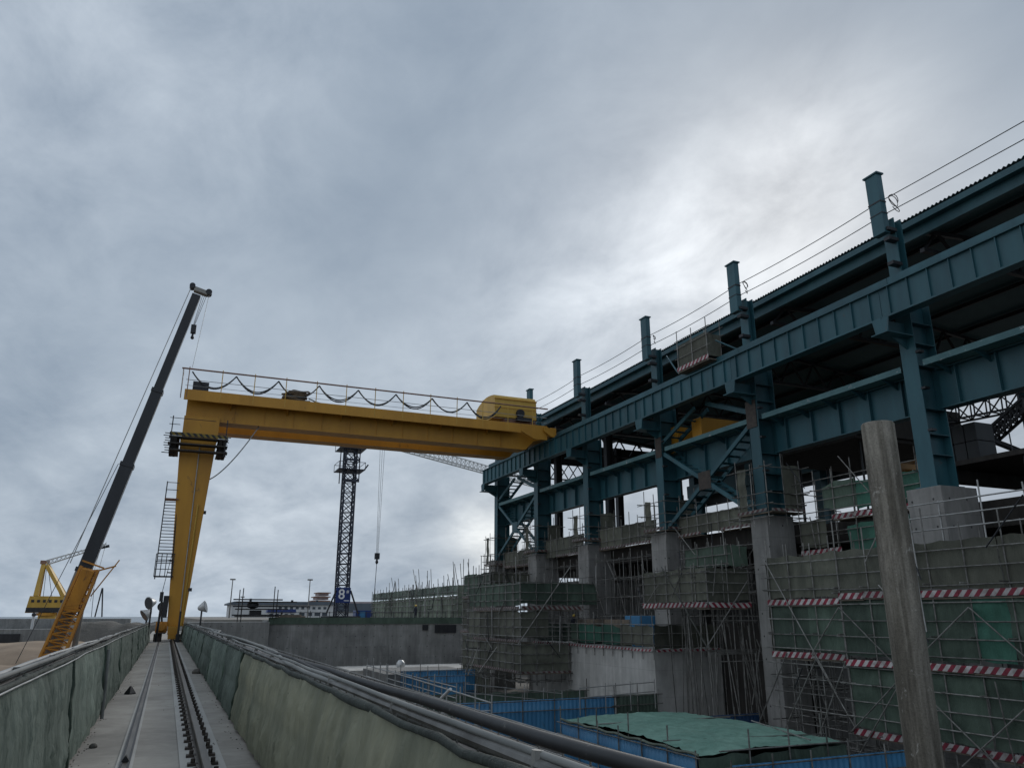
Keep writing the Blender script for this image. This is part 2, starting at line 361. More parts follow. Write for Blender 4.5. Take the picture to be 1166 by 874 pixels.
# ------------------------------------------------------------------ netted guard railings on the deck
def net_panel(X0, X1, ya, yb, z0, z1, sgn, seed, amp=.05):
    L = yb - ya
    def ridge(a, b, c, p=5): return (1 - abs(nz(a, b, c))) ** p
    def fn(u, v):
        y = ya + .015 + (L - .03) * u
        hem = .05 * abs(nz(y, seed, 0, 1.1)) + .015
        tie = abs(((y / 1.3) % 1.0) - .5) * 2            # 1 at the ties, 0 half way between them
        top = -.035 * (1 - tie) ** 1.5 + .012 * nz(y, seed, 5, 3.0)
        z = (z0 + hem) * (1 - v) + (z1 + top) * v
        x = X0 * (1 - v) + X1 * v
        w = y + (1 - v) * (.35 * nz(y, seed, 8, .6)) - .18 * (1 - v)
        fold = amp * (.55 * ridge(w * 3.1, v * .5, seed, 12) + .5 * ridge(w * 7.5, v * .9, seed + 5, 9) + .35 * nz(y * .8, v * 1.1, seed + 2) + .12 * nz(y * 9, v * 8, seed))
        fold += amp * .8 * ridge((y - .8 * v) * 1.1, (v + .4 * y) * .8, seed + 9, 9) * (1 - .5 * v)
        bul = amp * .7 * math.sin(math.pi * v) * math.sin(math.pi * min(1, max(0, u)))
        return (x + sgn * (fold * (.35 + .65 * math.sin(math.pi * min(1, .12 + .85 * (1 - abs(2 * v - 1)))) ) + bul), y, z)
    return MB().sheet(fn, max(40, int(L * 30)), 26)
def guard_rail(name, label, X0, X1, ylist, zt, sgn, mats, hem_mat, Yend):
    t = Thing(name, label, 'railing', ((X0 + X1) / 2, ylist[0], 0))
    for i in range(len(ylist) - 1):
        t.part('net', net_panel(X0, X1, ylist[i], ylist[i + 1], .03, zt - .03, sgn, i * 3 + (11 if sgn > 0 else 4)), mats[min(i, len(mats) - 1)], smooth=True,
               label=('pale khaki net panel' if mats[min(i, len(mats) - 1)] == 'net_khaki' else None))
    for i in range(len(ylist) - 1):
        roll = [(X1 + sgn * (.015 + .02 * nz(k * .9, i, sgn, 1.0)), ylist[i] + (ylist[i + 1] - ylist[i]) * k / 40, zt - .045 + .02 * nz(k * .7, i, 4, 1.0)) for k in range(41)]
        t.part('net_roll', MB().sweep(roll, [.020 + .028 * abs(nz(k * 1.9, i, 2)) for k in range(41)], 7), 'net_dark', smooth=True)
    y = ylist[0]; o = -sgn * .07
    while y < Yend:
        t.tube('post', (X0 + o, y, 0.0), (X1 + o, y, zt + .03), .024); y += 2.0
    for zz in (.35, .72, zt - .02):
        x = X0 + (X1 - X0) * zz / zt + o
        t.tube('rail', (x, ylist[0], zz), (x, Yend, zz), .024)
    xx = X0 - sgn * .045
    t.part('toe_board', MB().box(xx - .012, xx + .012, ylist[0], Yend, .0, .19), hem_mat)
    for i in range(1, len(ylist) - 1):      # gathered seam where two nets meet
        y = ylist[i]
        t.part('seam', MB().sweep([(X0 + sgn * .03 + (X1 - X0) * k / 8 + .01 * math.sin(k * 2.3), y + .02 * math.sin(k * 1.3), .05 + (zt - .1) * k / 8) for k in range(9)], .028, 6), 'net_green', smooth=True)
    t.done(); return t
lb = guard_rail('netted_railing', 'grey green netted guard railing along the seaward sand side of the deck', -.82, -.9, [1, 5, 10.05, 15.2, 20.1, 26.9, 33, 39, 45, 51, 57], 1.21, 1, ['net_grey'], 'stripe', 57)
rb = guard_rail('netted_railing', 'netted guard railing on the pit side carrying hoses, its near net pale khaki', 1.13, 1.24, [.8, 13.7, 17, 21.8, 27.5, 33, 39, 45, 51, 57, 63], 1.10, -1, ['net_khaki', 'net_grey'], 'stripe', 63)
single(MB().tube((-.76, 14.9, .02), (-.80, 14.9, 1.08), .028, 10), 'white_pipe', 'hose_grey', 'short pale grey plastic pipe standing against the seaward netted railing', 'pipe')

def hose(name, label, cat, pts, r, mat, wob=.03, seed=0, n=90, group=None):
    out = []
    P = [Vector(p) for p in pts]
    for k in range(n + 1):
        s = k / n * (len(P) - 1); i = min(int(s), len(P) - 2); f = s - i; f2 = f * f * (3 - 2 * f)
        p = P[i].lerp(P[i + 1], f); p.x = P[i].x + (P[i + 1].x - P[i].x) * f2
        p.x += wob * nz(p.y, seed, 0, .35) * 2; p.z += wob * .5 * abs(nz(p.y, seed, 4, .5)); out.append(p)
    return single(MB().sweep(out, r, 10), name, mat, label, cat, group, smooth=True)
# cable tray beyond the pit-side railing
t = Thing('cable_tray', 'galvanised cable tray with low rod rails running beside the pit side railing', 'cable tray', (1.7, 20, 0))
t.part('tray_base', MB().box(1.42, 2.02, 1, 60, .86, .885), 'rail')
for xs, zt in ((1.42, 1.04), (2.02, .985)):
    t.tube('tray_rail', (xs, 1, zt), (xs, 60, zt), .007, 'tube')
    t.tube('tray_rail', (xs, 1, zt - .10), (xs, 60, zt - .10), .005, 'tube')
    y = 1.0
    while y < 15: t.tube('rod', (xs, y, .80), (xs, y, zt), .006, 'tube'); y += .30
    y = 15
    mb = MB()
    while y < 60: mb.tube((xs, y, .80), (xs, y, zt), .006, 4); y += .4
    t.part('rod_lattice', mb, 'tube')
y = 1.6
while y < 60: t.part('bracket', MB().box(1.4, 2.05, y - .03, y + .03, .80, .857).box(1.68, 1.74, y - .03, y + .03, 0, .80), 'rail'); y += 2.0
t.done()
hose('supply_hose', 'thickest black rubber hose lying along the cable tray towards the camera', 'hose', [(1.98, 1, .99), (1.86, 4, 1.0), (1.78, 7, 1.0), (1.70, 12, 1.02), (1.5, 18, 1.08), (1.36, 24, 1.16), (1.32, 32, 1.17), (1.30, 45, 1.16), (1.28, 58, 1.14)], .036, 'hose', .05, 1)
hose('supply_hose', 'dusty grey flat hose lying in the tray next to the thick black hose', 'hose', [(1.66, 1, .93), (1.62, 4, .93), (1.58, 9, .93), (1.5, 14, .98), (1.40, 20, 1.13), (1.28, 26, 1.19), (1.22, 36, 1.19), (1.24, 50, 1.17), (1.26, 58, 1.16)], .026, 'hose_grey', .05, 5)
hose('power_cable', 'thin grey cable on the inner edge of the tray above the khaki net', 'cable', [(1.32, 1, 1.11), (1.31, 8, 1.12), (1.30, 16, 1.14), (1.27, 30, 1.17), (1.26, 56, 1.15)], .015, 'hose_grey', .02, 9)
hose('power_cable', 'slack dark cable looping over the pit side railing top', 'cable', [(1.36, 1, 1.06), (1.35, 9, 1.09), (1.44, 14, 1.13), (1.20, 19, 1.22), (1.34, 23, 1.21), (1.22, 30, 1.23), (1.33, 40, 1.2), (1.25, 57, 1.17)], .021, 'hose_grey', .06, 13)
hose('power_cable', 'topmost grey pipe lashed along the seaward railing', 'cable', [(-.90, 1, 1.23), (-.91, 10, 1.235), (-.90, 25, 1.23), (-.88, 56, 1.21)], .017, 'hose_grey', .02, 21)
hose('power_cable', 'outer pale pipe sagging behind the seaward railing top', 'cable', [(-1.02, 1, 1.19), (-1.03, 8, 1.22), (-1.02, 20, 1.20), (-.98, 56, 1.18)], .018, 'tube_light', .02, 25)
hose('power_cable', 'dark cable tied just under the seaward railing top pipe', 'cable', [(-.955, 1, 1.15), (-.955, 10, 1.16), (-.95, 30, 1.16), (-.93, 56, 1.15)], .016, 'hose', .015, 29)
hose('power_cable', 'pale thin wire along the inner face of the seaward railing top', 'cable', [(-.84, 1, 1.15), (-.845, 12, 1.16), (-.84, 30, 1.15), (-.83, 56, 1.14)], .007, 'tube_light', .015, 33)

hose('power_cable', 'second slack grey cable coiling loosely on the pit side railing top', 'cable', [(1.46, 1, 1.0), (1.48, 6, 1.02), (1.38, 11, 1.12), (1.5, 15, 1.10), (1.30, 20, 1.20), (1.44, 25, 1.17), (1.28, 33, 1.21), (1.36, 44, 1.18), (1.22, 57, 1.17)], .018, 'hose', .07, 41)
hose('power_cable', 'middle black cable lying among the pipes on the seaward railing', 'cable', [(-.93, 1, 1.20), (-.945, 8, 1.215), (-.92, 16, 1.215), (-.95, 30, 1.21), (-.91, 56, 1.2)], .013, 'hose', .03, 45)
# floodlights on short stands
def floodlight(label, p, aim):
    t = Thing('floodlight', label, 'floodlight', (p[0], p[1], 0), 'floodlights on the railings')
    t.part('stand', MB().tube((p[0], p[1], 0), (p[0], p[1], p[2] - .1), .05, 8), 'dark_steel')
    t.part('lamp_housing', MB().lathe(p, [(.08, -.24), (.15, -.17), (.25, .02), (.34, .18), (.36, .22)], 18, aim), 'lamp', smooth=True)
    q = Vector(p) + Vector(aim).normalized() * .222
    t.part('lens', MB().lathe(q, [(.32, 0), (.32, .012)], 18, aim), 'glass'); t.done()
floodlight('grey round floodlight on a dark stand above the seaward railing end', (-.82, 50, 2.35), (-.75, -.6, -.2))
floodlight('second dark backed floodlight lower on the seaward railing end', (-1.0, 50.6, 1.75), (-.7, -.3, -.5))
floodlight('pale bowl floodlight tipped sideways on the pit side railing by the gantry leg', (1.95, 52, 2.1), (.85, -.25, .25))

# ------------------------------------------------------------------ the yellow gantry crane
GY = 57.6
t = Thing('gantry_crane', 'large yellow semi gantry crane on one leg spanning to the teal hall', 'gantry crane', (.6, GY, 0))
def leg(ya, yb, sh):
    xb0, xb1, xt0, xt1 = .14, 1.12, -.5, 1.90
    lo = [(xb0, ya + sh, .95), (xb1, ya + sh, .95), (xb1, ya + sh + .9, .95), (xb0, ya + sh + .9, .95)]
    hi = [(xt0, ya, 13.65), (xt1, ya, 13.65), (xt1, yb, 13.65), (xt0, yb, 13.65)]
    return MB().hull8(lo, hi)
t.part('leg', leg(GY, GY + 1.3, .4), 'yellow', bevel=.02)
t.part('leg', leg(GY + 3.7, GY + 5.0, -.0), 'yellow', bevel=.02)
t.part('leg_head', MB().box(-.42, 1.95, GY + .02, GY + 1.28, 13.653, 15.2), 'yellow', bevel=.015)
t.part('leg_head', MB().box(-.42, 1.95, GY + 3.72, GY + 4.98, 13.653, 15.2), 'yellow', bevel=.015)
# end truck
et = t.part('end_truck', MB().box(.22, .92, GY - .6, GY + 6.1, .42, .948), 'yellow', bevel=.02)
for y in (GY - .2, GY + 1.0, GY + 4.6, GY + 5.7):
    t.part('wheel', MB().lathe((.47, y, .40), [(.30, 0), (.30, .03), (.255, .035), (.255, .15), (.30, .155), (.30, .18)], 20, (1, 0, 0)), 'dark_steel', parent=et)
t.part('rail_guard', MB().prism([(.25, .17), (.9, .17), (.9, .42), (.25, .42)], 'y', GY - .75, GY - .603), 'yellow', parent=et, bevel=.01)
t.part('drive_motor', MB().box(-.55, .15, GY + .1, GY + .9, .55, 1.25).lathe((-.2, GY - .35, .9), [(.24, 0), (.24, .5)], 14, (0, 1, 0)), 'orange', bevel=.02)
t.part('cable_reel', MB().lathe((-.30, GY + .5, 2.2), [(.3, -.10), (.3, -.07), (.15, -.06), (.15, .06), (.3, .07), (.3, .10)], 24, (0, 1, 0)).tube((-.2, GY + .5, 1.2), (-.38, GY + .5, 2.3), .06, 8), 'dark_steel')
t.part('control_box', MB().box(-.28, .05, GY + .15, GY + .7, 1.5, 2.9), 'dark_steel', bevel=.02)
t.part('rail_clamp', MB().box(.72, .98, GY - 1.6, GY - 1.1, .0, .5).box(.78, .9, GY - 1.5, GY - 1.3, .5, 1.9), 'dark_steel', bevel=.015)
t.part('cable_guide', MB().tube((-.42, GY - 1.2, .02), (-.36, GY - 1.2, 2.6), .07, 8).box(-.52, -.3, GY - 1.35, GY - 1.05, 2.5, 3.1).tube((-.4, GY - 1.2, 3.1), (-.1, GY + .3, 5.6), .02, 6), 'dark_steel')
t.part('ladder_base', MB().box(-.6, -.1, GY - .3, GY + .1, .02, .5).box(-.5, .1, GY - .5, GY - .2, .5, .58), 'rust_dark', bevel=.01)
# girders: web boxes, walkway fascia, flanges
def girder_poly(y): pass
def girder(y, w):
    poly = [(-.35, 15.0), (26.2, 15.0), (26.9, 15.75), (27.75, 15.98), (27.75, 16.75), (-.35, 16.75)]
    return MB().prism(poly, 'y', y, y + w)
t.part('girder', girder(GY + .25, 1.2), 'yellow', bevel=.012); t.part('girder', girder(GY + 3.75, 1.2), 'yellow', bevel=.012)
t.part('lower_flange', MB().box(1.96, 26.0, GY + .16, GY + 1.54, 14.95, 14.997), 'yellow'); t.part('lower_flange', MB().box(1.96, 26.0, GY + 3.66, GY + 5.04, 14.95, 14.997), 'yellow')
t.part('walkway', MB().box(-.55, 25.2, GY - .75, GY + .22, 16.72, 16.78), 'dark_steel')
t.part('fascia', MB().box(-.6, 25.3, GY - .80, GY - .753, 16.22, 16.92).box(-.6, 25.3, GY - .80, GY - .70, 16.16, 16.217), 'yellow')
t.part('end_platform', MB().prism([(25.3, 16.92), (25.3, 16.3), (26.5, 15.72), (27.7, 15.72), (27.7, 16.92)], 'y', GY - .82, GY - .72), 'yellow')
for x in (2.6, 6.6, 10.6, 14.6, 18.6, 22.6): t.part('walkway_bracket', MB().prism([(GY - .75, 16.7), (GY + .22, 16.7), (GY + .22, 15.9)], 'x', x - .03, x + .03), 'yellow')
for k in range(11): t.part('web_stiffener', MB().box(2.9 + 2.1 * k, 2.93 + 2.1 * k, GY + .19, GY + .247, 15.0, 16.7), 'yellow')
t.part('end_tie', MB().box(-.35, .5, GY + 1.452, GY + 3.748, 15.3, 16.6), 'yellow'); t.part('end_tie', MB().box(25.9, 26.6, GY + 1.452, GY + 3.748, 15.9, 16.7), 'yellow')
ec = t.part('end_carriage', MB().box(28.05, 28.62, GY - .7, GY + 6.0, 16.22, 16.85), 'yellow', bevel=.02)
for y in (GY - .1, GY + 5.4): t.part('wheel', MB().lathe((28.35, y, 16.28), [(.29, 0), (.29, .03), (.25, .035), (.25, .26), (.29, .265), (.29, .29)], 18, (1, 0, 0)), 'dark_steel', parent=ec)
for y in (GY - .75, GY - 1.0): t.part('buffer', MB().prism([(27.3, 16.8), (27.6, 16.8), (28.3, 16.3), (28.3, 15.99), (28.0, 15.99), (27.3, 16.4)], 'y', y - .06, y), 'yellow', parent=ec)
t.part('girder_rail', MB().box(-.2, 27.6, GY + .8, GY + .88, 16.752, 16.87), 'rail'); t.part('girder_rail', MB().box(-.2, 27.6, GY + 4.3, GY + 4.38, 16.752, 16.87), 'rail')
# handrails
x = -.45; k = 0
while x < 28.0:
    t.tube('handrail_post', (x, GY - .78, 16.3), (x, GY - .78, 18.45 + (.12 if k % 1 == 0 else 0)), .032, 'yellow_pale' if k else 'rust'); x += 2.235; k += 1
t.tube('handrail', (-.95, GY - .78, 18.42), (27.8, GY - .78, 18.42), .06, 'rust')
t.tube('handrail', (-.6, GY - .78, 17.62), (27.7, GY - .78, 17.62), .022, 'tube_light')
t.tube('handrail', (-.6, GY - .78, 17.2), (27.7, GY - .78, 17.2), .015, 'tube_light')
t.tube('handrail', (-.85, GY - .78, 18.42), (-.85, GY - .78, 16.4), .022, 'tube_light')
t.tube('handrail', (-.85, GY - .78, 18.42), (-.85, GY + 1.0, 18.42), .04, 'rust'); t.tube('handrail', (-.85, GY + 1.0, 18.42), (-.85, GY + 1.0, 16.7), .03, 'rust')
# festoon cables
for k in range(8):
    xa, xb = -.25 + 2.98 * k, -.25 + 2.98 * (k + 1)
    for o in (0, .07):
        dp = (1.12 + .25 * nz(k, o, 0, 3.1)) - o * 1.5
        pts = [(xa + (xb - xa) * i / 16, GY - .55 + o, 18.3 - dp * (1 - (2 * i / 16 - 1) ** 2)) for i in range(17)]
        t.part('festoon_cable', MB().sweep(pts, .05, 6), 'hose', smooth=True)
t.part('electrical_cabinet', MB().box(-.12, .95, GY - .55, GY + .1, 16.785, 17.62), 'dark_steel', bevel=.02)
# ladder and rest platforms
la, lb2 = Vector((-1.12, GY + .2, 3.95)), Vector((-1.12 - .05, GY + .2, 10.6))
def lx(z): f = (z - 3.95) / 6.65; return -.98 + f * .02, .02 - f * .24
tl = []
for i in (0, 1): t.tube('ladder_rail', (lx(3.95)[i] - .0, GY + .2, 3.95), (lx(10.5)[i], GY + .2, 10.5), .035, 'dark_steel')
for k in range(20):
    z = 5.0 + k * .215
    t.tube('ladder_rung', (lx(z)[0], GY + .2, z), (lx(z)[1], GY + .2, z), .026, 'dark_steel')
t.part('rest_platform', MB().box(-1.0, -.12, GY + .0, GY + .9, 9.25, 9.33), 'rust'); t.part('rest_platform', MB().box(-1.05, .12, GY, GY + .9, 4.1, 4.17), 'dark_steel')
for z in (9.9, 10.4): t.tube('platform_rail', (-1.0, GY, z), (-.2, GY, z), .025, 'tube')
for z in (4.6, 5.1, 5.6): t.tube('platform_rail', (-1.05, GY, z), (.1, GY, z), .025, 'dark_steel')
for x in (-1.05, -.7, -.4, .05): t.tube('platform_rail', (x, GY, 4.1), (x, GY, 5.6), .025, 'dark_steel')
for z in (4.4, 5.2, 9.4, 10.0): t.tube('ladder_tie', (-.25, GY + .2, z), (.12 - z * .04, GY + .5, z), .04, 'dark_steel')
# conduit up the leg
t.tube('conduit', (.85, GY + .35, 1.0), (.82, GY - .06, 13.0), .035, 'tube_light'); t.tube('conduit', (.98, GY + .35, 1.0), (1.15, GY + .05, 9.0), .05, 'yellow_pale')
for z in (3.2, 8.4): t.part('lamp_bracket', MB().box(.98 + z * .06, 1.2 + z * .065, GY + .3, GY + .5, z, z + .22), 'dark_steel')
t.part('slack_cable', MB().sweep([(1.5 + 3.2 * k / 14, GY + .4, 10.75 + 4.2 * (k / 14) ** 1.45) for k in range(15)], .045, 6), 'tube_light', smooth=True)
# winch house with a curved roof
Xa, Xb = 23.3, 27.15
prof = [(GY + .1, 17.55), (GY + .1, 19.15), (GY + .35, 19.5)]
for k in range(7): prof.append((GY + .9 + 3.6 * k / 6, 19.6 + .10 * math.sin(math.pi * min(1, k / 4)) - .5 * (k / 6) ** 4))
prof += [(GY + 4.5, 17.55)]
hs = t.part('winch_house', MB().prism(prof, 'x', Xa, Xb), 'yellow_pale', bevel=.04)
t.part('roof_edge', MB().box(Xa - .03, Xb + .03, GY + .04, GY + .097, 19.1, 19.2).box(Xa - .03, Xb + .03, GY + .07, GY + .097, 18.35, 18.4), 'yellow', parent=hs)
t.part('motor', MB().lathe((25.6, GY - .15, 18.0), [(.34, 0), (.38, .1), (.38, .5)], 14, (0, 1, 0)).box(25.2, 26.6, GY - .3, GY + .095, 17.35, 17.62), 'dark_steel', parent=hs)
t.part('trolley_frame', MB().box(Xa + 1.0, Xb, GY + .3, GY + 4.8, 17.1, 17.54), 'rust')
for x in (Xa + 1.3, Xb - .5):
    for y in (GY + .84, GY + 4.34): t.part('trolley_wheel', MB().lathe((x, y - .08, 17.03), [(.16, 0), (.16, .16)], 14, (0, 1, 0)), 'dark_steel')
t.done()
# working collar of planks around the leg head
t = Thing('collar_platform', 'dark timber work platform with hazard striped toe boards clamped around the gantry leg head', 'platform', (.6, GY, 12.4))
for z in (12.5, 12.95, 13.4):
    t.part('deck_board', MB().box(-1.25 + rnd(0, .15), 2.55 + rnd(0, .15), GY - .95, GY - .3, z, z + .09), 'formwork')
    t.part('side_board', MB().box(-1.15, -.53, GY - .28, GY + 2.2, z + .1, z + .18), 'formwork'); t.part('side_board', MB().box(1.98, 2.6, GY - .28, GY + 2.2, z + .1, z + .18), 'formwork')
t.part('toe_board', MB().box(-1.2, 2.6, GY - 1.0, GY - .96, 13.5, 13.75), 'hazard')
for x in (-1.0, -.8, 2.15, 2.4):
    t.part('support_bracket', MB().prism([(GY - .9, 13.4), (GY + .1, 13.4), (GY + .1, 12.2), (GY - .3, 12.4)], 'x', x - .09, x + .09), 'formwork')
for x in (-1.1, 2.45): t.tube('upright', (x, GY - .9, 12.3), (x, GY - .9, 14.9), .035, 'dark_steel')
for z in (14.3, 14.75): t.tube('guard_bar', (-1.3, GY - .9, z), (1.7 if z > 14.5 else -.6, GY - .9, z), .022, 'dark_steel')
for k in range(9): t.tube('beam_end', (-1.5 + rnd(-.1, .1), GY - .6, 12.35 + k * .17), (-.6, GY - .5, 12.35 + k * .17), .03, 'dark_steel'); t.tube('beam_end', (1.95, GY - .5, 12.35 + k * .17), (2.7 + rnd(-.12, .12), GY - .6, 12.35 + k * .17), .03, 'dark_steel')
t.done()
# heap of rope/hose on the walkway
t = Thing('rope_heap', 'tangled brown heap of rope and hose lying on the gantry girder walkway', 'rope', (7.1, GY - .2, 16.8))
for k in range(11):
    cx, cz = 7.1 + rnd(-.3, .3), 16.86 + .085 * k
    rr = 1.0 - .045 * k + rnd(-.12, .12)
    t.part('coil', MB().sweep([(cx + rr * math.cos(a / 20 * 2 * math.pi), GY - .22 + .34 * math.sin(a / 20 * 2 * math.pi), cz + .05 * math.sin(a * .9 + k)) for a in range(21)], .075, 6), 'rope', smooth=True)
t.done()
single(MB().sweep([(8.0 + .12 * k, GY - .3, 17.25 - .035 * k + .02 * math.sin(k)) for k in range(12)], .05, 6), 'hose_tail', 'hose_grey', 'loose grey hose end trailing from the rope heap along the girder', 'hose')

# ------------------------------------------------------------------ the teal steel hall
YC = [12.9, 23.2, 33.75, 43.4, 53.8, 63.2, 72.8]
XR, XK = 28.2, 29.6
hall = Thing('steel_hall', 'long teal steel frame hall under construction with crane girder, roof posts and open bays', 'hall', (40, 43, 6.8))
H = hall
def hcol(X, Y, z0, z1, w=.8, d=1.35, tk=.045):
    return MB().box(X, X + tk, Y - w / 2, Y + w / 2, z0, z1).box(X + d - tk, X + d, Y - w / 2, Y + w / 2, z0, z1).box(X + tk + .001, X + d - tk - .001, Y - .03, Y + .03, z0, z1)
for i, Y in enumerate(YC):
    c = H.part('column', hcol(XK, Y, 6.95, 15.4), 'teal')
    H.part('upper_shaft', hcol(XK, Y, 15.403, 19.75, .66, .5), 'teal', parent=c)
    H.part('base_plate', MB().box(XK - .15, XK + 1.5, Y - .55, Y + .55, 6.87, 6.949), 'teal', parent=c)
    for z in (8.3, 9.2, 10.35, 12.35, 13.4, 14.4): H.part('stiffener', MB().box(XK + .05, XK + 1.3, Y - .38, Y - .032, z, z + .03), 'teal', parent=c)
    for z in (9.3, 11.2, 12.9): H.part('lug', MB().box(XK - .05, XK + .25, Y - .62, Y - .402, z, z + .10), 'dark_steel', parent=c)
    # corbel that carries the crane girder
    H.part('corbel', MB().prism([(XR - .06, 13.98), (XR - .06, 14.43), (XK - .003, 14.43), (XK - .003, 13.2)], 'y', Y - .03, Y + .03), 'teal', parent=c)
    H.part('corbel_plate', MB().hull8([(XR - .08, Y - .32, 13.75), (XR - .02, Y - .32, 13.75), (XR - .02, Y + .32, 13.75), (XR - .08, Y + .32, 13.75)],
                                      [(XR - .08, Y - .44, 14.42), (XR - .02, Y - .44, 14.42), (XR - .02, Y + .44, 14.42), (XR - .08, Y + .44, 14.42)]), 'teal', parent=c)
    H.part('corbel_plate', MB().box(XR - .25, XK - .003, Y - .45, Y + .45, 13.70, 13.747), 'teal', parent=c)
    # post standing above the roof
    if i:
        p = H.part('roof_post', MB().box(28.9, 29.25, Y - .34, Y + .34, 18.85, 21.95), 'teal', bevel=.01)
        H.part('post_cap', MB().box(28.84, 29.31, Y - .42, Y + .42, 21.953, 22.03), 'teal', parent=p)
        H.part('post_band', MB().box(28.885, 29.265, Y - .36, Y + .36, 20.45, 20.53), 'dark_steel', parent=p)
        H.part('post_band', MB().box(28.885, 29.265, Y - .36, Y + .36, 19.85, 19.9), 'dark_steel', parent=p)
        for z in (18.95, 18.45, 17.2): H.part('post_bracket', MB().box(29.0, 29.597, Y - .45, Y - .12, z, z + .16), 'dark_steel', parent=p)
# crane girder, one length per bay
for i in range(-1, len(YC) - 1):
    ya = YC[i] if i >= 0 else 3.0
    yb = YC[i + 1] if i < len(YC) - 2 else 73.3
    ya += .012; yb -= .012
    g = H.part('crane_girder', MB().box(XR + .10, XR + .14, ya, yb, 14.54, 15.86), 'teal')
    H.part('top_flange', MB().box(XR - .05, XR + .75, ya, yb, 15.861, 15.91), 'teal', parent=g)
    H.part('bottom_flange', MB().box(XR, XR + .55, ya, yb, 14.455, 14.539), 'teal', parent=g)
    H.part('inner_web', MB().box(XR + .5, XR + .54, ya, yb, 14.54, 15.86), 'teal', parent=g)
    n = max(2, round((yb - ya) / 1.06))
    for k in range(n):
        y = ya + (yb - ya) * (k + .5) / n
        H.part('stiffener', MB().box(XR + .0, XR + .099, y - .018, y + .018, 14.541, 15.858), 'teal', parent=g)
    w = H.part('inner_walkway', MB().box(28.98, 29.55, ya, yb, 16.45, 16.50).box(28.95, 28.978, ya, yb, 16.32, 16.62), 'teal')
    H.part('girder_rail', MB().box(XR + .28, XR + .36, ya, yb, 15.912, 16.0), 'rail', parent=g)
    # mid beam with its worn front flange
    a2, b2 = ya + .45, yb - .45
    m = H.part('tie_beam', MB().box(30.75, 30.80, a2, b2, 10.45, 12.18).box(30.5, 31.1, a2, b2, 10.40, 10.447).box(30.5, 31.1, a2, b2, 12.182, 12.23), 'teal')
    H.part('front_flange', MB().box(29.72, 29.76, a2 + .15, b2 - .1, 12.28, 12.56).box(29.762, 31.0, a2 + .15, b2 - .1, 12.28, 12.31), 'teal_worn', parent=m)
    n = max(2, round((b2 - a2) / 2.0))
    for k in range(n):
        y = a2 + (b2 - a2) * (k + .5) / n
        H.part('stiffener', MB().box(30.55, 30.747, y - .016, y + .016, 10.45, 12.18), 'teal', parent=m)
        H.part('flange_bracket', MB().prism([(29.77, 12.27), (30.74, 12.27), (30.74, 11.85)], 'y', y + .3, y + .34), 'teal', parent=m)
# laced cross bracing in two bays
def laced(name, Ya, za, Yb, zb, gap=1.05, w=.26):
    a, b = Vector((29.75, Ya, za)), Vector((29.75, Yb, zb)); d = b - a; L = d.length; mb = MB()
    for o in (0, gap): mb.bar(a + Vector((o, 0, 0)), b + Vector((o, 0, 0)), .12, w, (1, 0, 0)) if False else mb.bar(a + Vector((o, 0, 0)), b + Vector((o, 0, 0)), w * .5, w, Vector((0, -d.z, d.y)))
    n = int(L / .62)
    for k in range(1, n):
        p = a + d * (k / n); mb.bar(p + Vector((.06, 0, 0)), p + Vector((gap - .06, 0, 0)), .17, .03, Vector((0, -d.z, d.y)))
    H.part(name, mb, 'teal')
laced('lattice_brace', 42.95, 12.1, 34.6, 7.2); laced('lattice_brace', 34.3, 12.1, 42.9, 7.2)
laced('lattice_brace', 43.0, 12.9, 39.3, 14.42); laced('lattice_brace', 38.1, 14.42, 34.2, 12.9)
laced('lattice_brace', 72.6, 12.4, 64.0, 7.2); laced('lattice_brace', 63.7, 12.0, 72.6, 7.2)
laced('lattice_brace', 72.6, 12.75, 68.4, 14.42); laced('lattice_brace', 67.6, 14.42, 63.8, 13.0)
H.part('gusset_plate', MB().box(29.66, 29.70, 38.1, 39.3, 9.1, 10.2), 'rust_dark'); H.part('gusset_plate', MB().box(29.66, 29.70, 67.6, 68.8, 9.2, 10.2), 'teal')
H.part('gusset_plate', MB().box(29.56, 29.595, 33.45, 34.3, 11.9, 13.5), 'rust_dark'); H.part('gusset_plate', MB().box(29.56, 29.595, 43.0, 43.7, 11.9, 13.3), 'rust_dark')
# roof: corrugated sheets on an eaves beam
def rz(x): return 20.15 + (x - 31.0) * .085 if x < 43 else 20.15 + 12 * .085 - (x - 43) * .085
ny = int((75.4 - 3) / .11)
mb = MB()
def roof_fn(u, v):
    y = 3 + (75.4 - 3) * u; x = 31.0 + 25 * v
    return (x, y, rz(x) + .045 * (1 if (int(u * ny + .5) % 2) else -1))
mb.sheet(roof_fn, ny, 2)
rs = H.part('roof_sheet', mb, 'roof')
so = rs.modifiers.new('thick', 'SOLIDIFY'); so.thickness = .02
H.part('eaves_gutter', MB().box(31.02, 31.35, 3, 75.3, 19.72, 20.02), 'teal'); H.part('eaves_beam', MB().box(31.4, 31.6, 3, 75.3, 19.2, 20.0), 'teal')
for x in (34.5, 38, 41.5, 45, 48.5, 52): H.part('purlin', MB().box(x, x + .12, 3, 75.3, rz(x) - .34, rz(x) - .09), 'dark_steel')
H.part('ridge_ventilator', MB().box(41.5, 44.5, 20, 70, 21.35, 22.2), 'clad')
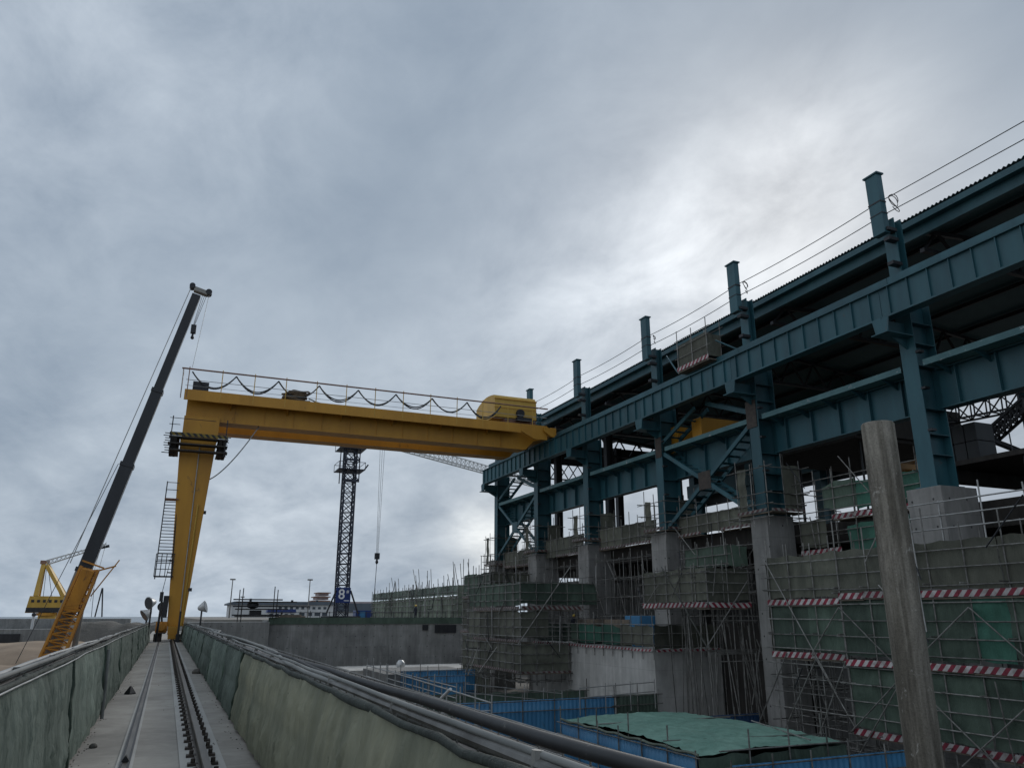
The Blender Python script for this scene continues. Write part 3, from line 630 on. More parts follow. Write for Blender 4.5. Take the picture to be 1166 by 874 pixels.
for Y in YC:
    mb = MB()
    mb.box(31.7, 55, Y - .12, Y + .12, 18.5, 18.7)
    mb.bar((31.7, Y, 19.6), (43, Y, rz(43) - .5), .2, .2).bar((43, Y, rz(43) - .5), (55, Y, 19.6), .2, .2)
    for k in range(10): mb.bar((31.8 + 2.32 * k, Y, 18.6), (32.9 + 2.32 * k, Y, 19.8 if k < 1 else rz(32.9 + 2.32 * k) - .5), .12, .12).bar((32.9 + 2.32 * k, Y, rz(32.9 + 2.32 * k) - .5), (34.1 + 2.32 * k, Y, 18.6), .12, .12)
    H.part('roof_truss_lattice', mb, 'dark_steel')
    H.part('far_column', hcol(54.0, Y, 6.4, 19.5), 'teal')
H.part('far_cladding', MB().box(55.5, 55.6, 41, 75.4, 13.6, 20.1), 'clad')
H.part('far_cladding', MB().box(55.5, 55.6, 3, 40.98, 19.2, 20.1), 'clad')
H.part('far_girder', MB().box(53.6, 53.98, 42, 73.3, 14.5, 15.9), 'teal')
H.part('gable_cladding', MB().box(31.1, 55.5, 75.3, 75.4, 17.75, 20.1), 'clad')
mb = MB()
for z in (15.9, 17.6): mb.box(31.2, 54, 74.9, 75.1, z, z + .14)
for k in range(20): mb.bar((31.2 + 1.14 * k, 75, 16), (32.3 + 1.14 * k, 75, 17.6), .09, .09).bar((32.3 + 1.14 * k, 75, 16), (31.2 + 1.14 * k, 75, 17.6), .09, .09)
H.part('gable_truss_lattice', mb, 'dark_steel')
for (x, y, z1) in ((36.5, 73, 19.4), (37.0, 63.2, 19.4), (38, 53.8, 19.4), (44, 73, 19.6)): H.part('inner_column', hcol(x, y, 6.4, z1, .6, .7), 'dark_steel')
hall.done()
# bridge crane inside
t = Thing('bridge_crane', 'ochre bridge crane girder glimpsed inside the teal hall behind the crossed braces', 'bridge crane', (42, 39.5, 12.4))
t.part('girder', MB().box(30.7, 53.4, 42.6, 43.8, 12.65, 14.1), 'yellow', bevel=.02); t.part('girder', MB().box(30.7, 53.4, 40.0, 41.0, 12.65, 14.1), 'yellow', bevel=.02)
t.part('end_carriage', MB().box(30.62, 31.1, 39.2, 44.6, 12.24, 12.64), 'yellow'); t.part('end_carriage', MB().box(53.2, 53.58, 39.2, 44.6, 12.24, 12.64), 'yellow'); t.done()
# overhead wires along the roof posts
for k, (z, x, lb_) in enumerate(((20.75, 29.4, 'upper of two thin wires strung between the teal roof posts'), (20.0, 29.4, 'lower of two thin wires strung between the teal roof posts'))):
    pts = []
    ys = [4] + YC[1:]
    for i in range(len(ys) - 1):
        for j in range(8):
            f = j / 8; pts.append((x, ys[i] + (ys[i + 1] - ys[i]) * f, z - .13 * 4 * f * (1 - f)))
    pts.append((x, ys[-1], z))
    single(MB().sweep(pts, .022, 5), 'overhead_wire', 'hose', lb_, 'wire')
for i, (Y, lb_) in enumerate(((YC[1], 'coil of spare wire hanging at the tallest looking roof post'), (YC[2], 'knotted bundle of wire on the roof post next to the hanging basket'), (YC[3], 'small loop of wire on the third roof post from the frame edge'))):
    pts = [(29.4 + .05 * math.sin(a * 1.9 + i), Y - .45 - (.27 - .07 * i) * (1 + math.cos(a * 1.07)) * .8, 20.25 + (.42 - .1 * i) * math.sin(a * .93) + .22 * math.sin(a * .31)) for a in [k * .42 for k in range(34)]]
    single(MB().sweep(pts, .02, 5), 'wire_coil', 'hose', lb_, 'wire', 'wire coils on the roof posts')

# hanging work basket between the roof posts
t = Thing('work_basket', 'netted work basket with striped toe board hanging on the roof edge between two roof posts', 'scaffold', (28.9, 37.3, 16.6))
for y in (35.8, 37.3, 38.8):
    for x in (28.35, 29.4): t.tube('upright', (x, y, 16.4), (x, y, 18.9 + rnd(0, .4)), .028)
for z in (16.75, 17.4, 18.1, 18.6):
    t.tube('ledger', (28.35, 35.5, z), (28.35, 39.1, z), .024); t.tube('ledger', (29.4, 35.5, z), (29.4, 39.1, z), .024)
t.part('net', MB().sheet(lambda u, v: (28.42 + .04 * nz(u * 9, v * 7, 0), 35.8 + 3 * u, 16.75 + 1.55 * v), 20, 12), 'net_olive', smooth=True)
t.part('net', MB().sheet(lambda u, v: (28.42 + .95 * u, 35.8 + .03 * nz(u * 5, v * 7, 2), 16.75 + 1.4 * v), 12, 12), 'net_olive', smooth=True)
t.part('toe_board', MB().box(28.31, 28.33, 35.7, 38.9, 16.55, 16.8), 'stripe'); t.part('plank', MB().box(28.36, 29.4, 35.7, 38.9, 16.46, 16.53), 'plank')
t.tube('brace', (28.6, 39.2, 16.6), (29.4, 41.5, 18.6), .05, 'teal'); t.tube('brace', (28.7, 35.4, 17.6), (29.5, 34.1, 16.6), .05, 'teal'); t.done()

# ------------------------------------------------------------------ concrete piers and slabs of the hall
pl = ['grey concrete pier under the steel column nearest the frame edge', 'tall slim concrete pier between the netted scaffold tower and the large netted scaffold wall', 'concrete pier behind the hanging netted scaffold box', 'pale two faced concrete pier left of the dark shoring bay', 'concrete pier behind the central netted tower', 'farthest concrete pier at the open end of the hall']
for i, Y in enumerate(YC[1:]):
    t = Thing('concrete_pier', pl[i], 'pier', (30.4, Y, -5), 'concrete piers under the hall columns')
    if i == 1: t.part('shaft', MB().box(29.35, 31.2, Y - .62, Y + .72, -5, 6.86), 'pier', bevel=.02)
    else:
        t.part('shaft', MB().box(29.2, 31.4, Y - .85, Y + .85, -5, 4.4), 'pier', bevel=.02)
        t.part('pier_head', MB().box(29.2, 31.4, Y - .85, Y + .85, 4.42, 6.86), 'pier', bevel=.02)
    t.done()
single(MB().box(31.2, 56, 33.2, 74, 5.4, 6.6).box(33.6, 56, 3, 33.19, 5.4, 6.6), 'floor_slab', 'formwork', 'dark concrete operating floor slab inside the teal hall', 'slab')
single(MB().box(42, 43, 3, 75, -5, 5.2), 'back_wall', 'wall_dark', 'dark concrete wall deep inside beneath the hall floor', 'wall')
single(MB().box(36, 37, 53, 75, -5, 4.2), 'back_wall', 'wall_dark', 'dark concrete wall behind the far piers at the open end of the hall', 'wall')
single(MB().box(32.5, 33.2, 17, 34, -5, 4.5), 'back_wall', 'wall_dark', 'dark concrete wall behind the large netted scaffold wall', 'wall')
# bright wall block in the pit
t = Thing('concrete_block_wall', 'pale stained concrete wall block under the green net fence in the pit', 'wall', (29.5, 49, -5))
t.part('wall_body', MB().box(27.0, 31.9, 41.2, 58.5, -5, -.42), 'wall', bevel=.02)
t.part('wall_lip', MB().box(26.97, 31.9, 41.17, 58.5, -.418, -.3), 'wall'); t.done()
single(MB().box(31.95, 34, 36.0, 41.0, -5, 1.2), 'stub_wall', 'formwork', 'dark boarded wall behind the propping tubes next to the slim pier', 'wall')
# back wall across the pit
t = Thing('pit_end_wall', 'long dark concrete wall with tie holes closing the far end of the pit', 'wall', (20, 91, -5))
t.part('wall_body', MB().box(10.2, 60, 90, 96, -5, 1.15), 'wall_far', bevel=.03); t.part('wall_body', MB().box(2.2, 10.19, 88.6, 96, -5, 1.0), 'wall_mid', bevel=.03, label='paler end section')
t.part('edge_net', MB().box(10.2, 33.5, 89.9, 89.985, .75, 1.45), 'net_green')
for a, b_ in (((495, 711), (519, 720)), ((481, 711), (487, 717))):
    p, q = at(*a, Y=90), at(*b_, Y=90); t.part('wall_opening', MB().box(p.x, q.x, 89.88, 89.99, q.z, p.z), 'dark_steel')
t.part('shutter_panel', MB().box(18.6, 23.5, 89.86, 89.99, -4.2, -1.6), 'wall_mid'); t.done()
mb = MB().lathe((22.4, 80.5, -3.45), [(.3, 0), (.45, .2), (.45, .5), (.2, .8)], 14)
single(mb, 'round_lamp', 'lamp', 'pale round work lamp sitting at the pit edge below the far dark wall', 'lamp', smooth=True)
single(MB().box(17, 33, 79, 86, -5, -3.45), 'pit_ledge', 'wall', 'pale concrete ledge at the foot of the far dark pit wall', 'ledge', bevel=.03)

# foreground pole
t = Thing('concrete_pole', 'tall round weathered concrete pole standing alone in front of the large netted scaffold wall', 'pole', (16.32, 14.0, -5))
rr = .40
t.part('shaft', MB().lathe((16.32, 14, -5), [(rr + .01, 0), (rr, .6), (rr, 3), (rr, 6), (rr, 9), (rr - .003, 11.32), (rr - .03, 11.36)], 40), 'pole', smooth=True)
t.part('foot', MB().lathe((16.32, 14, -5), [(.6, 0), (.6, .3), (.42, .4)], 24), 'pole'); t.done()

# ------------------------------------------------------------------ scaffolds
def facade(t, axis, c, a, b, z0, z1, bay=1.4, lift=.62, depth=1.0, up=.9, r=.027, back=True, jit=.06, mat='tube', lean=0.0):
    """rows of uprights and ledgers on the plane X=c (axis 'y') or Y=c (axis 'x'); outward is towards smaller c"""
    def P(s, off, z): return (c + off, s, z) if axis == 'y' else (s, c + off, z)
    n = max(1, round((b - a) / bay))
    for i in range(n + 1):
        s = a + (b - a) * i / n + rnd(-jit, jit)
        t.tube('upright', P(s, 0, z0 + rnd(-.1, .1)), P(s + rnd(-lean, lean) - .02, rnd(-.03, .03), z1 + rnd(.1, up)), r, mat)
        if back: t.tube('upright', P(s, depth, z0), P(s + rnd(-.05, .05), depth, z1 + rnd(.05, up)), r, mat)
    z = z0 + .25; k = 0
    while z < z1 + .05:
        zz = z + rnd(-.04, .04)
        t.tube('ledger', P(a - rnd(.1, .5), -.05, zz), P(b + rnd(.1, .5), -.05, zz + rnd(-.05, .05)), r * .95, mat)
        if back and k % 2 == 0: t.tube('ledger', P(a - rnd(.1, .4), depth, zz), P(b + rnd(.1, .4), depth, zz), r * .9, mat)
        if k % 3 == 0:
            for i in range(n + 1):
                s = a + (b - a) * i / n + .08
                t.tube('transom', P(s, -rnd(.15, .4), zz + .05), P(s, depth + .1, zz + .05), r * .9, mat)
        z += lift; k += 1
    L_ = b - a
    for k in range(int(L_ * .9)):                       # odd poles left sticking out, short struts, leaning tubes
        s = rnd(a, b); z = rnd(z0, z1); q = random.random()
        if q < .35: t.tube('spare_tube', P(s, -.12, z), P(s + rnd(-.25, .25), -.16, min(z1 + 1.2, z + rnd(1.2, 3.2))), r, random.choice((mat, 'tube_light', 'dark_steel')))
        elif q < .65: t.tube('spare_tube', P(s, rnd(-.7, -.2), z), P(s + rnd(-.2, .2), depth, z + rnd(-.1, .1)), r, mat)
        else: t.tube('spare_tube', P(s, -.14, z), P(s + rnd(-1.8, 1.8), -.14, z + rnd(.8, 2.0)), r, random.choice((mat, 'dark_steel')))
    return P
def net(t, axis, c, a, b, z0, z1, mat, amp=.035, label=None, seed=0):
    """nets laced on behind the front row, in lengths that overlap a little; they bulge between the ledgers and sag between ties"""
    out = None; s0 = a; i = 0; rs = random.Random(seed * 7 + int(abs(c) * 10))
    while s0 < b - .05:
        s1 = min(b, s0 + rs.uniform(1.7, 3.6)); s1 = b if b - s1 < .8 else s1
        e0 = s0 - (.12 if i else 0); layer = .012 * (i % 2); drop = rs.choice((0, 0, 0, .08, .16)); dside = rs.choice((0, 1)); lift = rs.choice((0, 0, 0, .1))
        def fn(u, v, e0=e0, s1=s1, layer=layer, drop=drop, dside=dside, lift=lift, i=i):
            s = e0 + (s1 - e0) * u; z = z0 + (z1 - z0) * v
            o = amp * (math.sin(z * 5 + s * .7) * .5 + 1.3 * nz(s * .9, z * 1.3, seed) + .8 * nz(s * 3, z * 2, seed + 3) + .7 * (1 - abs(nz(s * 1.6, z * .6, seed + i))) ** 8)
            tie = abs(math.sin(s * math.pi / 1.35))
            z += -.07 * tie * v ** 3 - drop * v ** 4 * (u if dside else 1 - u) ** 3 + (.06 * tie + lift * (u if dside else 1 - u) ** 3) * (1 - v) ** 4 + .05 * nz(s, seed, v * 3, 1.1)
            return (c + .06 + layer + o, s, z) if axis == 'y' else (s, c + .06 + layer + o, z)
        out = t.part('net', MB().sheet(fn, max(6, int((s1 - e0) * 6)), max(5, int((z1 - z0) * 7))), mat, smooth=True, label=label)
        s0 = s1; i += 1
    return out
def toe(t, axis, c, a, b, z, h=.24, plank=True, depth=1.0, L=3.0, m='stripe'):
    s = a
    while s < b - .05:
        e = min(b, s + L * rnd(.6, 1.15)); d = rnd(-.045, .045); z_ = z
        if random.random() < .07 and b - a > 6: s = e; continue
        o = -.085 + rnd(-.006, .006)
        if axis == 'y':
            t.part('toe_board', MB().hull8([(c + o - .01, s, z), (c + o + .01, s, z), (c + o + .01, e, z + d), (c + o - .01, e, z + d)], [(c + o - .01, s, z + h), (c + o + .01, s, z + h), (c + o + .01, e - .02, z + h + d), (c + o - .01, e - .02, z + h + d)]), m)
            if plank: t.part('plank', MB().box(c - .04, c + depth, s, e - .015, z - .07 + d, z - .02 + d), 'plank')
        else:
            t.part('toe_board', MB().hull8([(s, c + o - .01, z), (e, c + o - .01, z + d), (e, c + o + .01, z + d), (s, c + o + .01, z)], [(s, c + o - .01, z + h), (e - .02, c + o - .01, z + h + d), (e - .02, c + o + .01, z + h + d), (s, c + o + .01, z + h)]), m)
            if plank: t.part('plank', MB().box(s, e - .015, c - .04, c + depth, z - .07 + d, z - .02 + d), 'plank')
        s = e
def brace(t, p, q, X=None, Y=None, r=.027, mat='tube', off=0):
    a, b = at(*p, X=X, Y=Y), at(*q, X=X, Y=Y); t.tube('brace', a, b, r, mat)

# large netted scaffold wall near the frame edge, in two lengths
A1 = Thing('netted_scaffold', 'netted tube scaffold length with open legs below, beside the tall slim pier', 'scaffold', (26.4, 27.5, -5))
facade(A1, 'y', 26.05, 25.5, 29.75, -5, 4.5, 1.42, .62, 1.1, .7)
net(A1, 'y', 26.05, 25.45, 29.75, 2.35, 4.3, 'net_olive', seed=1); net(A1, 'y', 26.05, 25.45, 29.75, .1, 2.2, 'net_green', seed=2)
toe(A1, 'y', 26.05, 25.45, 29.8, 2.08); toe(A1, 'y', 26.05, 25.45, 29.8, -.16)
net(A1, 'x', 29.8, 26.1, 27.2, 0, 4.2, 'net_olive', seed=3)
for p, q in (((867, 632), (953, 790)), ((955, 691), (924, 745)), ((896, 743), (863, 826)), ((930, 748), (890, 838)), ((963, 752), (930, 845)), ((925, 742), (975, 830))): brace(A1, p, q, X=25.9)
A1.done()
A2 = Thing('netted_scaffold', 'largest netted tube scaffold wall with three red and white toe board bands', 'scaffold', (26.4, 18, -5))
facade(A2, 'y', 25.9, 9.0, 25.3, -5, 4.5, 1.45, .62, 1.1, 1.1)
nA = ['net_green', 'net_olive', 'net_green', 'net_olive', 'net_green', 'net_olive']
ys = [9, 12.3, 15.2, 18.1, 19.4, 22.3, 25.3]
for i in range(6):
    net(A2, 'y', 25.9, ys[i] + .01, ys[i + 1] - .01, 2.5, 4.3, 'net_olive', seed=10 + i)
    net(A2, 'y', 25.9, ys[i] + .01, ys[i + 1] - .01, .0, 2.3, 'net_bright' if i == 3 else 'net_green', seed=20 + i, amp=.05)
    net(A2, 'y', 25.9, ys[i] + .01, ys[i + 1] - .01, -2.7, -.2, 'net_bright' if i == 2 else 'net_green', seed=30 + i, amp=.05)
for z in (2.27, -.3, -2.93): toe(A2, 'y', 25.9, 9, 25.3, z)
for p, q in (((955, 691), (1020, 757)), ((1103, 691), (1057, 737)), ((1103, 691), (1168, 748)), ((1025, 772), (970, 832)), ((1066, 803), (1140, 876)), ((1168, 806), (1096, 872)), ((1025, 777), (979, 858)), ((1118, 850), (1140, 880)), ((985, 640), (1016, 570))): brace(A2, p, q, X=25.75, r=.029)
# open guard rails over the top
for y in (10.5, 12.6, 14.8, 17.2, 18.9, 20.6, 22.9): A2.tube('upright', (26.6, y, 3.6), (26.6, y + rnd(-.05, .05), 5.9 + rnd(-.2, .5)), .03, 'tube_light')
for z in (4.75, 5.25, 5.75): A2.tube('ledger', (26.55, 9, z + rnd(-.05, .05)), (26.55, 23.3, z), .028, 'tube_light')
A2.done()
# upper netted decks behind, under the hall
U1 = Thing('netted_scaffold', 'green netted working deck under the tie beam behind the weathered round pole', 'scaffold', (31, 29, 4))
facade(U1, 'y', 30.9, 24.6, 32.4, 4.4, 8.6, 1.3, .55, 1.4, 1.0)
net(U1, 'y', 30.9, 24.6, 28.4, 6.7, 8.1, 'net_bright', seed=41); net(U1, 'y', 30.9, 28.4, 30.6, 6.8, 8.3, 'net_green', seed=42); net(U1, 'y', 30.9, 30.6, 32.4, 5.0, 6.5, 'net_olive', seed=43)
net(U1, 'y', 30.9, 25.4, 29.2, 4.6, 6.1, 'net_bright', seed=44)
toe(U1, 'y', 30.9, 24.6, 30.0, 6.35); toe(U1, 'y', 30.9, 29.6, 32.4, 4.7)
brace(U1, (954, 519), (990, 560), X=30.7); U1.done()
single(MB().box(32.0, 32.06, 24.0, 26.6, 6.6, 8.1).box(31.98, 31.998, 24.0, 26.6, 7.3, 7.38), 'site_hoarding', 'panel_green', 'flat green site panel standing behind the nearest steel column foot', 'panel')
# net box at the foot of the second column
def foot_cage(Y, label, z0=6.9, z1=8.9, mat='net_olive', netside=(True, True)):
    t = Thing('column_scaffold', label, 'scaffold', (30, Y, z0), 'scaffold cages round the column feet')
    for x in (29.0, 30.2, 31.4):
        for y in (Y - 1.2, Y, Y + 1.2): t.tube('upright', (x, y, z0 - .8), (x + rnd(-.03, .03), y, z1 + rnd(.1, .9)), .027)
    for z in (z0 - .3, z0 + .4, z0 + 1.0, z1 - .2):
        for x in (28.95, 31.4): t.tube('ledger', (x, Y - 1.2 - rnd(.2, .8), z), (x, Y + 1.2 + rnd(.2, .8), z), .026)
        for y in (Y - 1.25, Y + 1.2): t.tube('ledger', (29.0 - rnd(.1, .6), y, z), (31.4 + rnd(.1, .7), y, z), .026)
    if netside[0]: net(t, 'x', Y - 1.25, 30.2, 31.4, z0 + .1, z1, mat, seed=int(Y))
    if netside[1]: net(t, 'y', 29.0, Y + .5, Y + 1.2, z0 + .1, z1, mat, seed=int(Y) + 3)
    toe(t, 'x', Y - 1.28, 29.1, 31.4, z0 + .0, .15, depth=.8, m='stripe_dull'); toe(t, 'y', 28.97, Y - 1.2, Y + 1.2, z0 + .0, .15, depth=.3, m='stripe_dull')
    t.done(); return t
foot_cage(33.75, 'tube cage with striped toe boards round the column foot above the slim pier', 7.0, 9.6)
foot_cage(43.4, 'scaffold cage round the column foot at the lower end of the crossed brace', 7.0, 9.0)
foot_cage(53.8, 'small netted cage round the column foot above the pale two faced pier', 7.2, 9.3)
foot_cage(63.2, 'dark scaffold cage round the column foot of the far braced bay', 7.0, 9.4)
foot_cage(72.8, 'farthest scaffold cage round the end column foot with tubes against the sky', 6.4, 9.2)

# screens on the slab edge between piers
def screen(ya, yb, z0, z1, label, mat='net_olive', X=30.0):
    t = Thing('edge_screen', label, 'screen', (X, (ya + yb) / 2, z0), 'netted edge screens on the hall slab')
    n = round((yb - ya) / 1.1)
    for i in range(n + 1): y = ya + (yb - ya) * i / n; t.tube('post', (X - .02, y, z0 - .3), (X - .02, y, z1 + rnd(.3, 1.0)), .026)
    net(t, 'y', X, ya, yb, z0 - .2, z1, mat, seed=int(ya)); toe(t, 'y', X, ya, yb, z0 - .2, .15, depth=.5, m='stripe_dull')
    for z in (z0 + .35, z1 - .1): t.tube('rail', (X - .06, ya - .3, z), (X - .06, yb + .3, z), .025)
    t.done()
screen(35.0, 42.2, 6.7, 7.75, 'olive net screen with striped hem on the slab edge below the crossed brace')
screen(44.8, 52.6, 6.65, 8.0, 'olive net screen between the scaffold caged pier and the pale two faced pier')
screen(55.2, 62.2, 6.6, 8.0, 'netted slab edge screen seen beyond the pale two faced pier')
screen(64.6, 71.6, 6.3, 7.6, 'farthest netted slab edge screen under the far crossed brace')
# central tower with nets
B = Thing('netted_scaffold', 'central netted scaffold tower with pale planked levels standing in the pit', 'scaffold', (26, 56, -5))
facade(B, 'y', 23.0, 51.9, 62.5, -3.0, 4.0, 1.25, .6, 1.2, .9, r=.03); facade(B, 'x', 51.8, 23.0, 29.2, -3.0, 4.0, 1.25, .6, 1.2, .9, r=.03)
net(B, 'y', 23.0, 51.9, 62.5, 2.3, 4.0, 'net_green', seed=51); net(B, 'x', 51.8, 23.05, 29.2, 2.35, 4.0, 'net_green', seed=52)
net(B, 'y', 23.0, 51.9, 62.5, .1, 2.0, 'net_olive', seed=53); net(B, 'y', 23.0, 51.9, 60, -2.2, -.2, 'net_olive', seed=54)
net(B, 'x', 51.8, 23.05, 26.9, -2.2, -.2, 'net_olive', seed=55); net(B, 'x', 51.8, 23.05, 25.2, .1, 2.0, 'net_olive', seed=56)
for z in (2.05, -.15, -2.2): 
    toe(B, 'y', 23.0, 51.9, 61.0, z, .16 if z < 2 else .2, depth=1.1, m='stripe_dull')
toe(B, 'x', 51.8, 23.0, 29.2, 2.05, .24, m='stripe_dull'); toe(B, 'x', 51.8, 23.0, 26.9, -2.2, .12, m='stripe_dull')
brace(B, (650, 644), (590, 733), Y=51.5, r=.04); brace(B, (566, 736), (545, 765), Y=51.5, r=.035); brace(B, (545, 735), (533, 768), Y=51.5, r=.035); brace(B, (677, 664), (690, 703), Y=51.5, r=.035); brace(B, (540, 740), (530, 765), Y=51.5, r=.035)
B.done()
C2 = Thing('netted_scaffold', 'darker scaffold stack with jutting planks adjoining the central tower on its far side', 'scaffold', (25, 68, -5))
facade(C2, 'y', 25.2, 63.2, 70, -5, 5.4, 1.3, .7, 1.3, 1.6, r=.032); facade(C2, 'x', 63.3, 25.2, 29, 3.5, 5.4, 1.3, .7, 1.2, 1.2, r=.032)
net(C2, 'y', 25.2, 63.2, 70, 3.4, 5.3, 'net_green', seed=61); net(C2, 'y', 25.2, 63.2, 70, .4, 3.2, 'net_olive', seed=62); net(C2, 'x', 63.3, 25.3, 29, 3.9, 5.3, 'net_olive', seed=63)
toe(C2, 'y', 25.2, 63.2, 70, 3.2, .15, m='stripe_dull'); toe(C2, 'y', 25.2, 63.2, 70.5, .2, .15, m='stripe_dull'); net(C2, 'y', 25.2, 63.2, 70, -4.6, .0, 'net_olive', seed=64)
C2.done()
# netted box hung between piers on a propping tower
D = Thing('netted_scaffold', 'netted scaffold box with candy striped hem raised on tube legs beside the slim pier', 'scaffold', (28, 38, -5))
facade(D, 'y', 26.5, 35.1, 41.3, 2.0, 4.2, 1.25, .55, 1.1, .5); facade(D, 'x', 35.0, 26.5, 29.3, 2.0, 4.2, 1.2, .55, 1.1, .5)
net(D, 'y', 26.5, 35.1, 41.3, 2.3, 4.15, 'net_olive', seed=71); net(D, 'x', 35.0, 26.55, 29.3, 2.3, 4.15, 'net_olive', seed=72)
toe(D, 'y', 26.5, 35.0, 41.3, 2.05, .26); toe(D, 'x', 35.0, 26.5, 29.3, 2.05, .26)
facade(D, 'y', 27.9, 34.9, 38.9, 4.1, 5.4, 1.3, .5, .9, .4); net(D, 'y', 27.9, 34.9, 38.9, 4.2, 5.4, 'net_green', seed=73); net(D, 'x', 34.85, 27.95, 29.3, 4.2, 5.4, 'net_green', seed=74)
for k in range(34):
    x, y = rnd(27.2, 31.6), rnd(34.8, 40.6); D.tube('prop', (x, y, -5), (x + rnd(-.5, .5), y + rnd(-.5, .5), 2.0), .028)
for k in range(14):
    z = rnd(-4.5, 1.5); y = rnd(34.6, 36); D.tube('ledger', (26.8, y, z), (31.8, y, z), .026)
for k in range(12):
    x0 = rnd(27, 31); D.tube('brace', (x0, 34.7, rnd(-4.8, -2)), (x0 + rnd(-1.6, 1.6), 34.7, rnd(-.5, 1.9)), .026)
brace(D, (753, 645), (806, 738), Y=34.2, r=.035); brace(D, (853, 658), (804, 738), Y=34.2, r=.03); brace(D, (860, 743), (866, 803), Y=33.0, r=.028)
D.done()
# net fence along the top of the pale wall block
Wf = Thing('net_fence', 'green net fence with tube posts along the top of the pale wall block', 'fence', (27, 49, -.3))
for i in range(15): Wf.tube('post', (26.9, 41.1 + 1.2 * i, -.9), (26.9, 41.1 + 1.2 * i, 1.5 + rnd(0, .5)), .027)
for z in (.0, .55, 1.1): Wf.tube('rail', (26.86, 40.8, z), (26.86, 58.3, z), .026)
for i, (a, b_, m) in enumerate(((41.1, 45.0, 'net_olive'), (45.0, 47.4, 'net_bright'), (47.4, 50.6, 'net_bright'), (50.6, 58.2, 'net_green'))): net(Wf, 'y', 26.9, a + .02, b_ - .02, -.2, 1.1, m, seed=80 + i)
net(Wf, 'x', 41.05, 27.0, 31.8, -.3, 1.1, 'net_olive', seed=86)
for x in (28.2, 29.4, 30.6, 31.8): Wf.tube('post', (x, 41.0, -.8), (x, 41.0, 1.6), .027)
for z in (-.1, .6, 1.1): Wf.tube('rail', (26.9, 40.98, z), (32, 40.98, z), .026)
toe(Wf, 'y', 26.85, 41.1, 58, -.42, .14, plank=False); toe(Wf, 'x', 41.0, 27, 31.8, -.46, .14, plank=False)
Wf.done()
# things kept on the platform behind that fence
single(MB().box(28.1, 29.6, 44.4, 46.2, -.29, 1.62), 'blue_crate', 'blue', 'bright blue crate on the platform behind the green net fence', 'crate', bevel=.03)
for i, (y, l, lb_) in enumerate(((47.2, 3.4, 'stack of timber boards behind the green net fence near the blue crate'), (51.6, 2.4, 'shorter stack of timber boards behind the fence beside the helmeted worker'))):
    t = Thing('timber_stack', lb_, 'timber', (28.5, y, -.29), 'timber stacks behind the fence')
    for k in range(6): t.part('board', MB().box(28.0 + rnd(-.1, .1), 29.1, y - l / 2 + rnd(-.2, .2), y + l / 2 + rnd(-.2, .2), -.28 + k * .28, -.02 + k * .28), 'plank' if k > 3 else 'formwork')
    t.done()

def shoring(name, label, x0, x1, y0, y1, z0, z1, nx, ny, seed, r=.028, zs=(1.3,), diag=14, mat='tube'):
    t = Thing(name, label, 'scaffold', ((x0 + x1) / 2, (y0 + y1) / 2, z0), 'propping tubes under the hall')
    random.seed(seed)
    for i in range(nx + 1):
        for j in range(ny + 1):
            x = x0 + (x1 - x0) * i / nx + rnd(-.06, .06); y = y0 + (y1 - y0) * j / ny + rnd(-.08, .08)
            t.tube('prop', (x, y, z0), (x + rnd(-.04, .04), y + rnd(-.04, .04), z1 - rnd(0, .4)), r, mat)
    z = z0 + .6
    while z < z1 - .2:
        for i in range(nx + 1): x = x0 + (x1 - x0) * i / nx + .06; t.tube('ledger', (x, y0 - .3, z), (x, y1 + .3, z), r * .92, mat)
        for j in range(0, ny + 1): y = y0 + (y1 - y0) * j / ny + .06; t.tube('ledger', (x0 - .3, y, z + .06), (x1 + .3, y, z + .06), r * .92, mat)
        z += zs[0]
    for k in range(diag):
        y = rnd(y0, y1); x = x0 + (x1 - x0) * random.randint(0, nx) / nx
        t.tube('brace', (x, y, rnd(z0, z1 - 2)), (x, y + rnd(-2.4, 2.4), rnd(z1 - 2, z1)), r * .92, mat)
    t.done()
shoring('shoring', 'dense propping tubes in the dark bay right of the pale two faced pier', 29.6, 33.4, 44.9, 52.4, -.29, 6.2, 3, 6, 101)
shoring('shoring', 'propping tubes with sky behind them left of the pale two faced pier', 30, 34, 55.3, 62.0, -.29, 6.2, 2, 6, 102)
shoring('shoring', 'farthest propping tubes under the far braced bay of the hall', 30, 34, 64.5, 71.6, 1.0, 6.0, 2, 6, 103)
shoring('shoring', 'propping tubes under the slab right of the slim pier and behind scaffold legs', 29.4, 32.2, 24.8, 32.4, -5, 4.6, 2, 6, 104)
shoring('shoring', 'propping tubes below the slab edge screen of the crossed brace bay', 30, 34, 35.2, 42.0, 1.0, 6.3, 2, 5, 105)
random.seed(19)
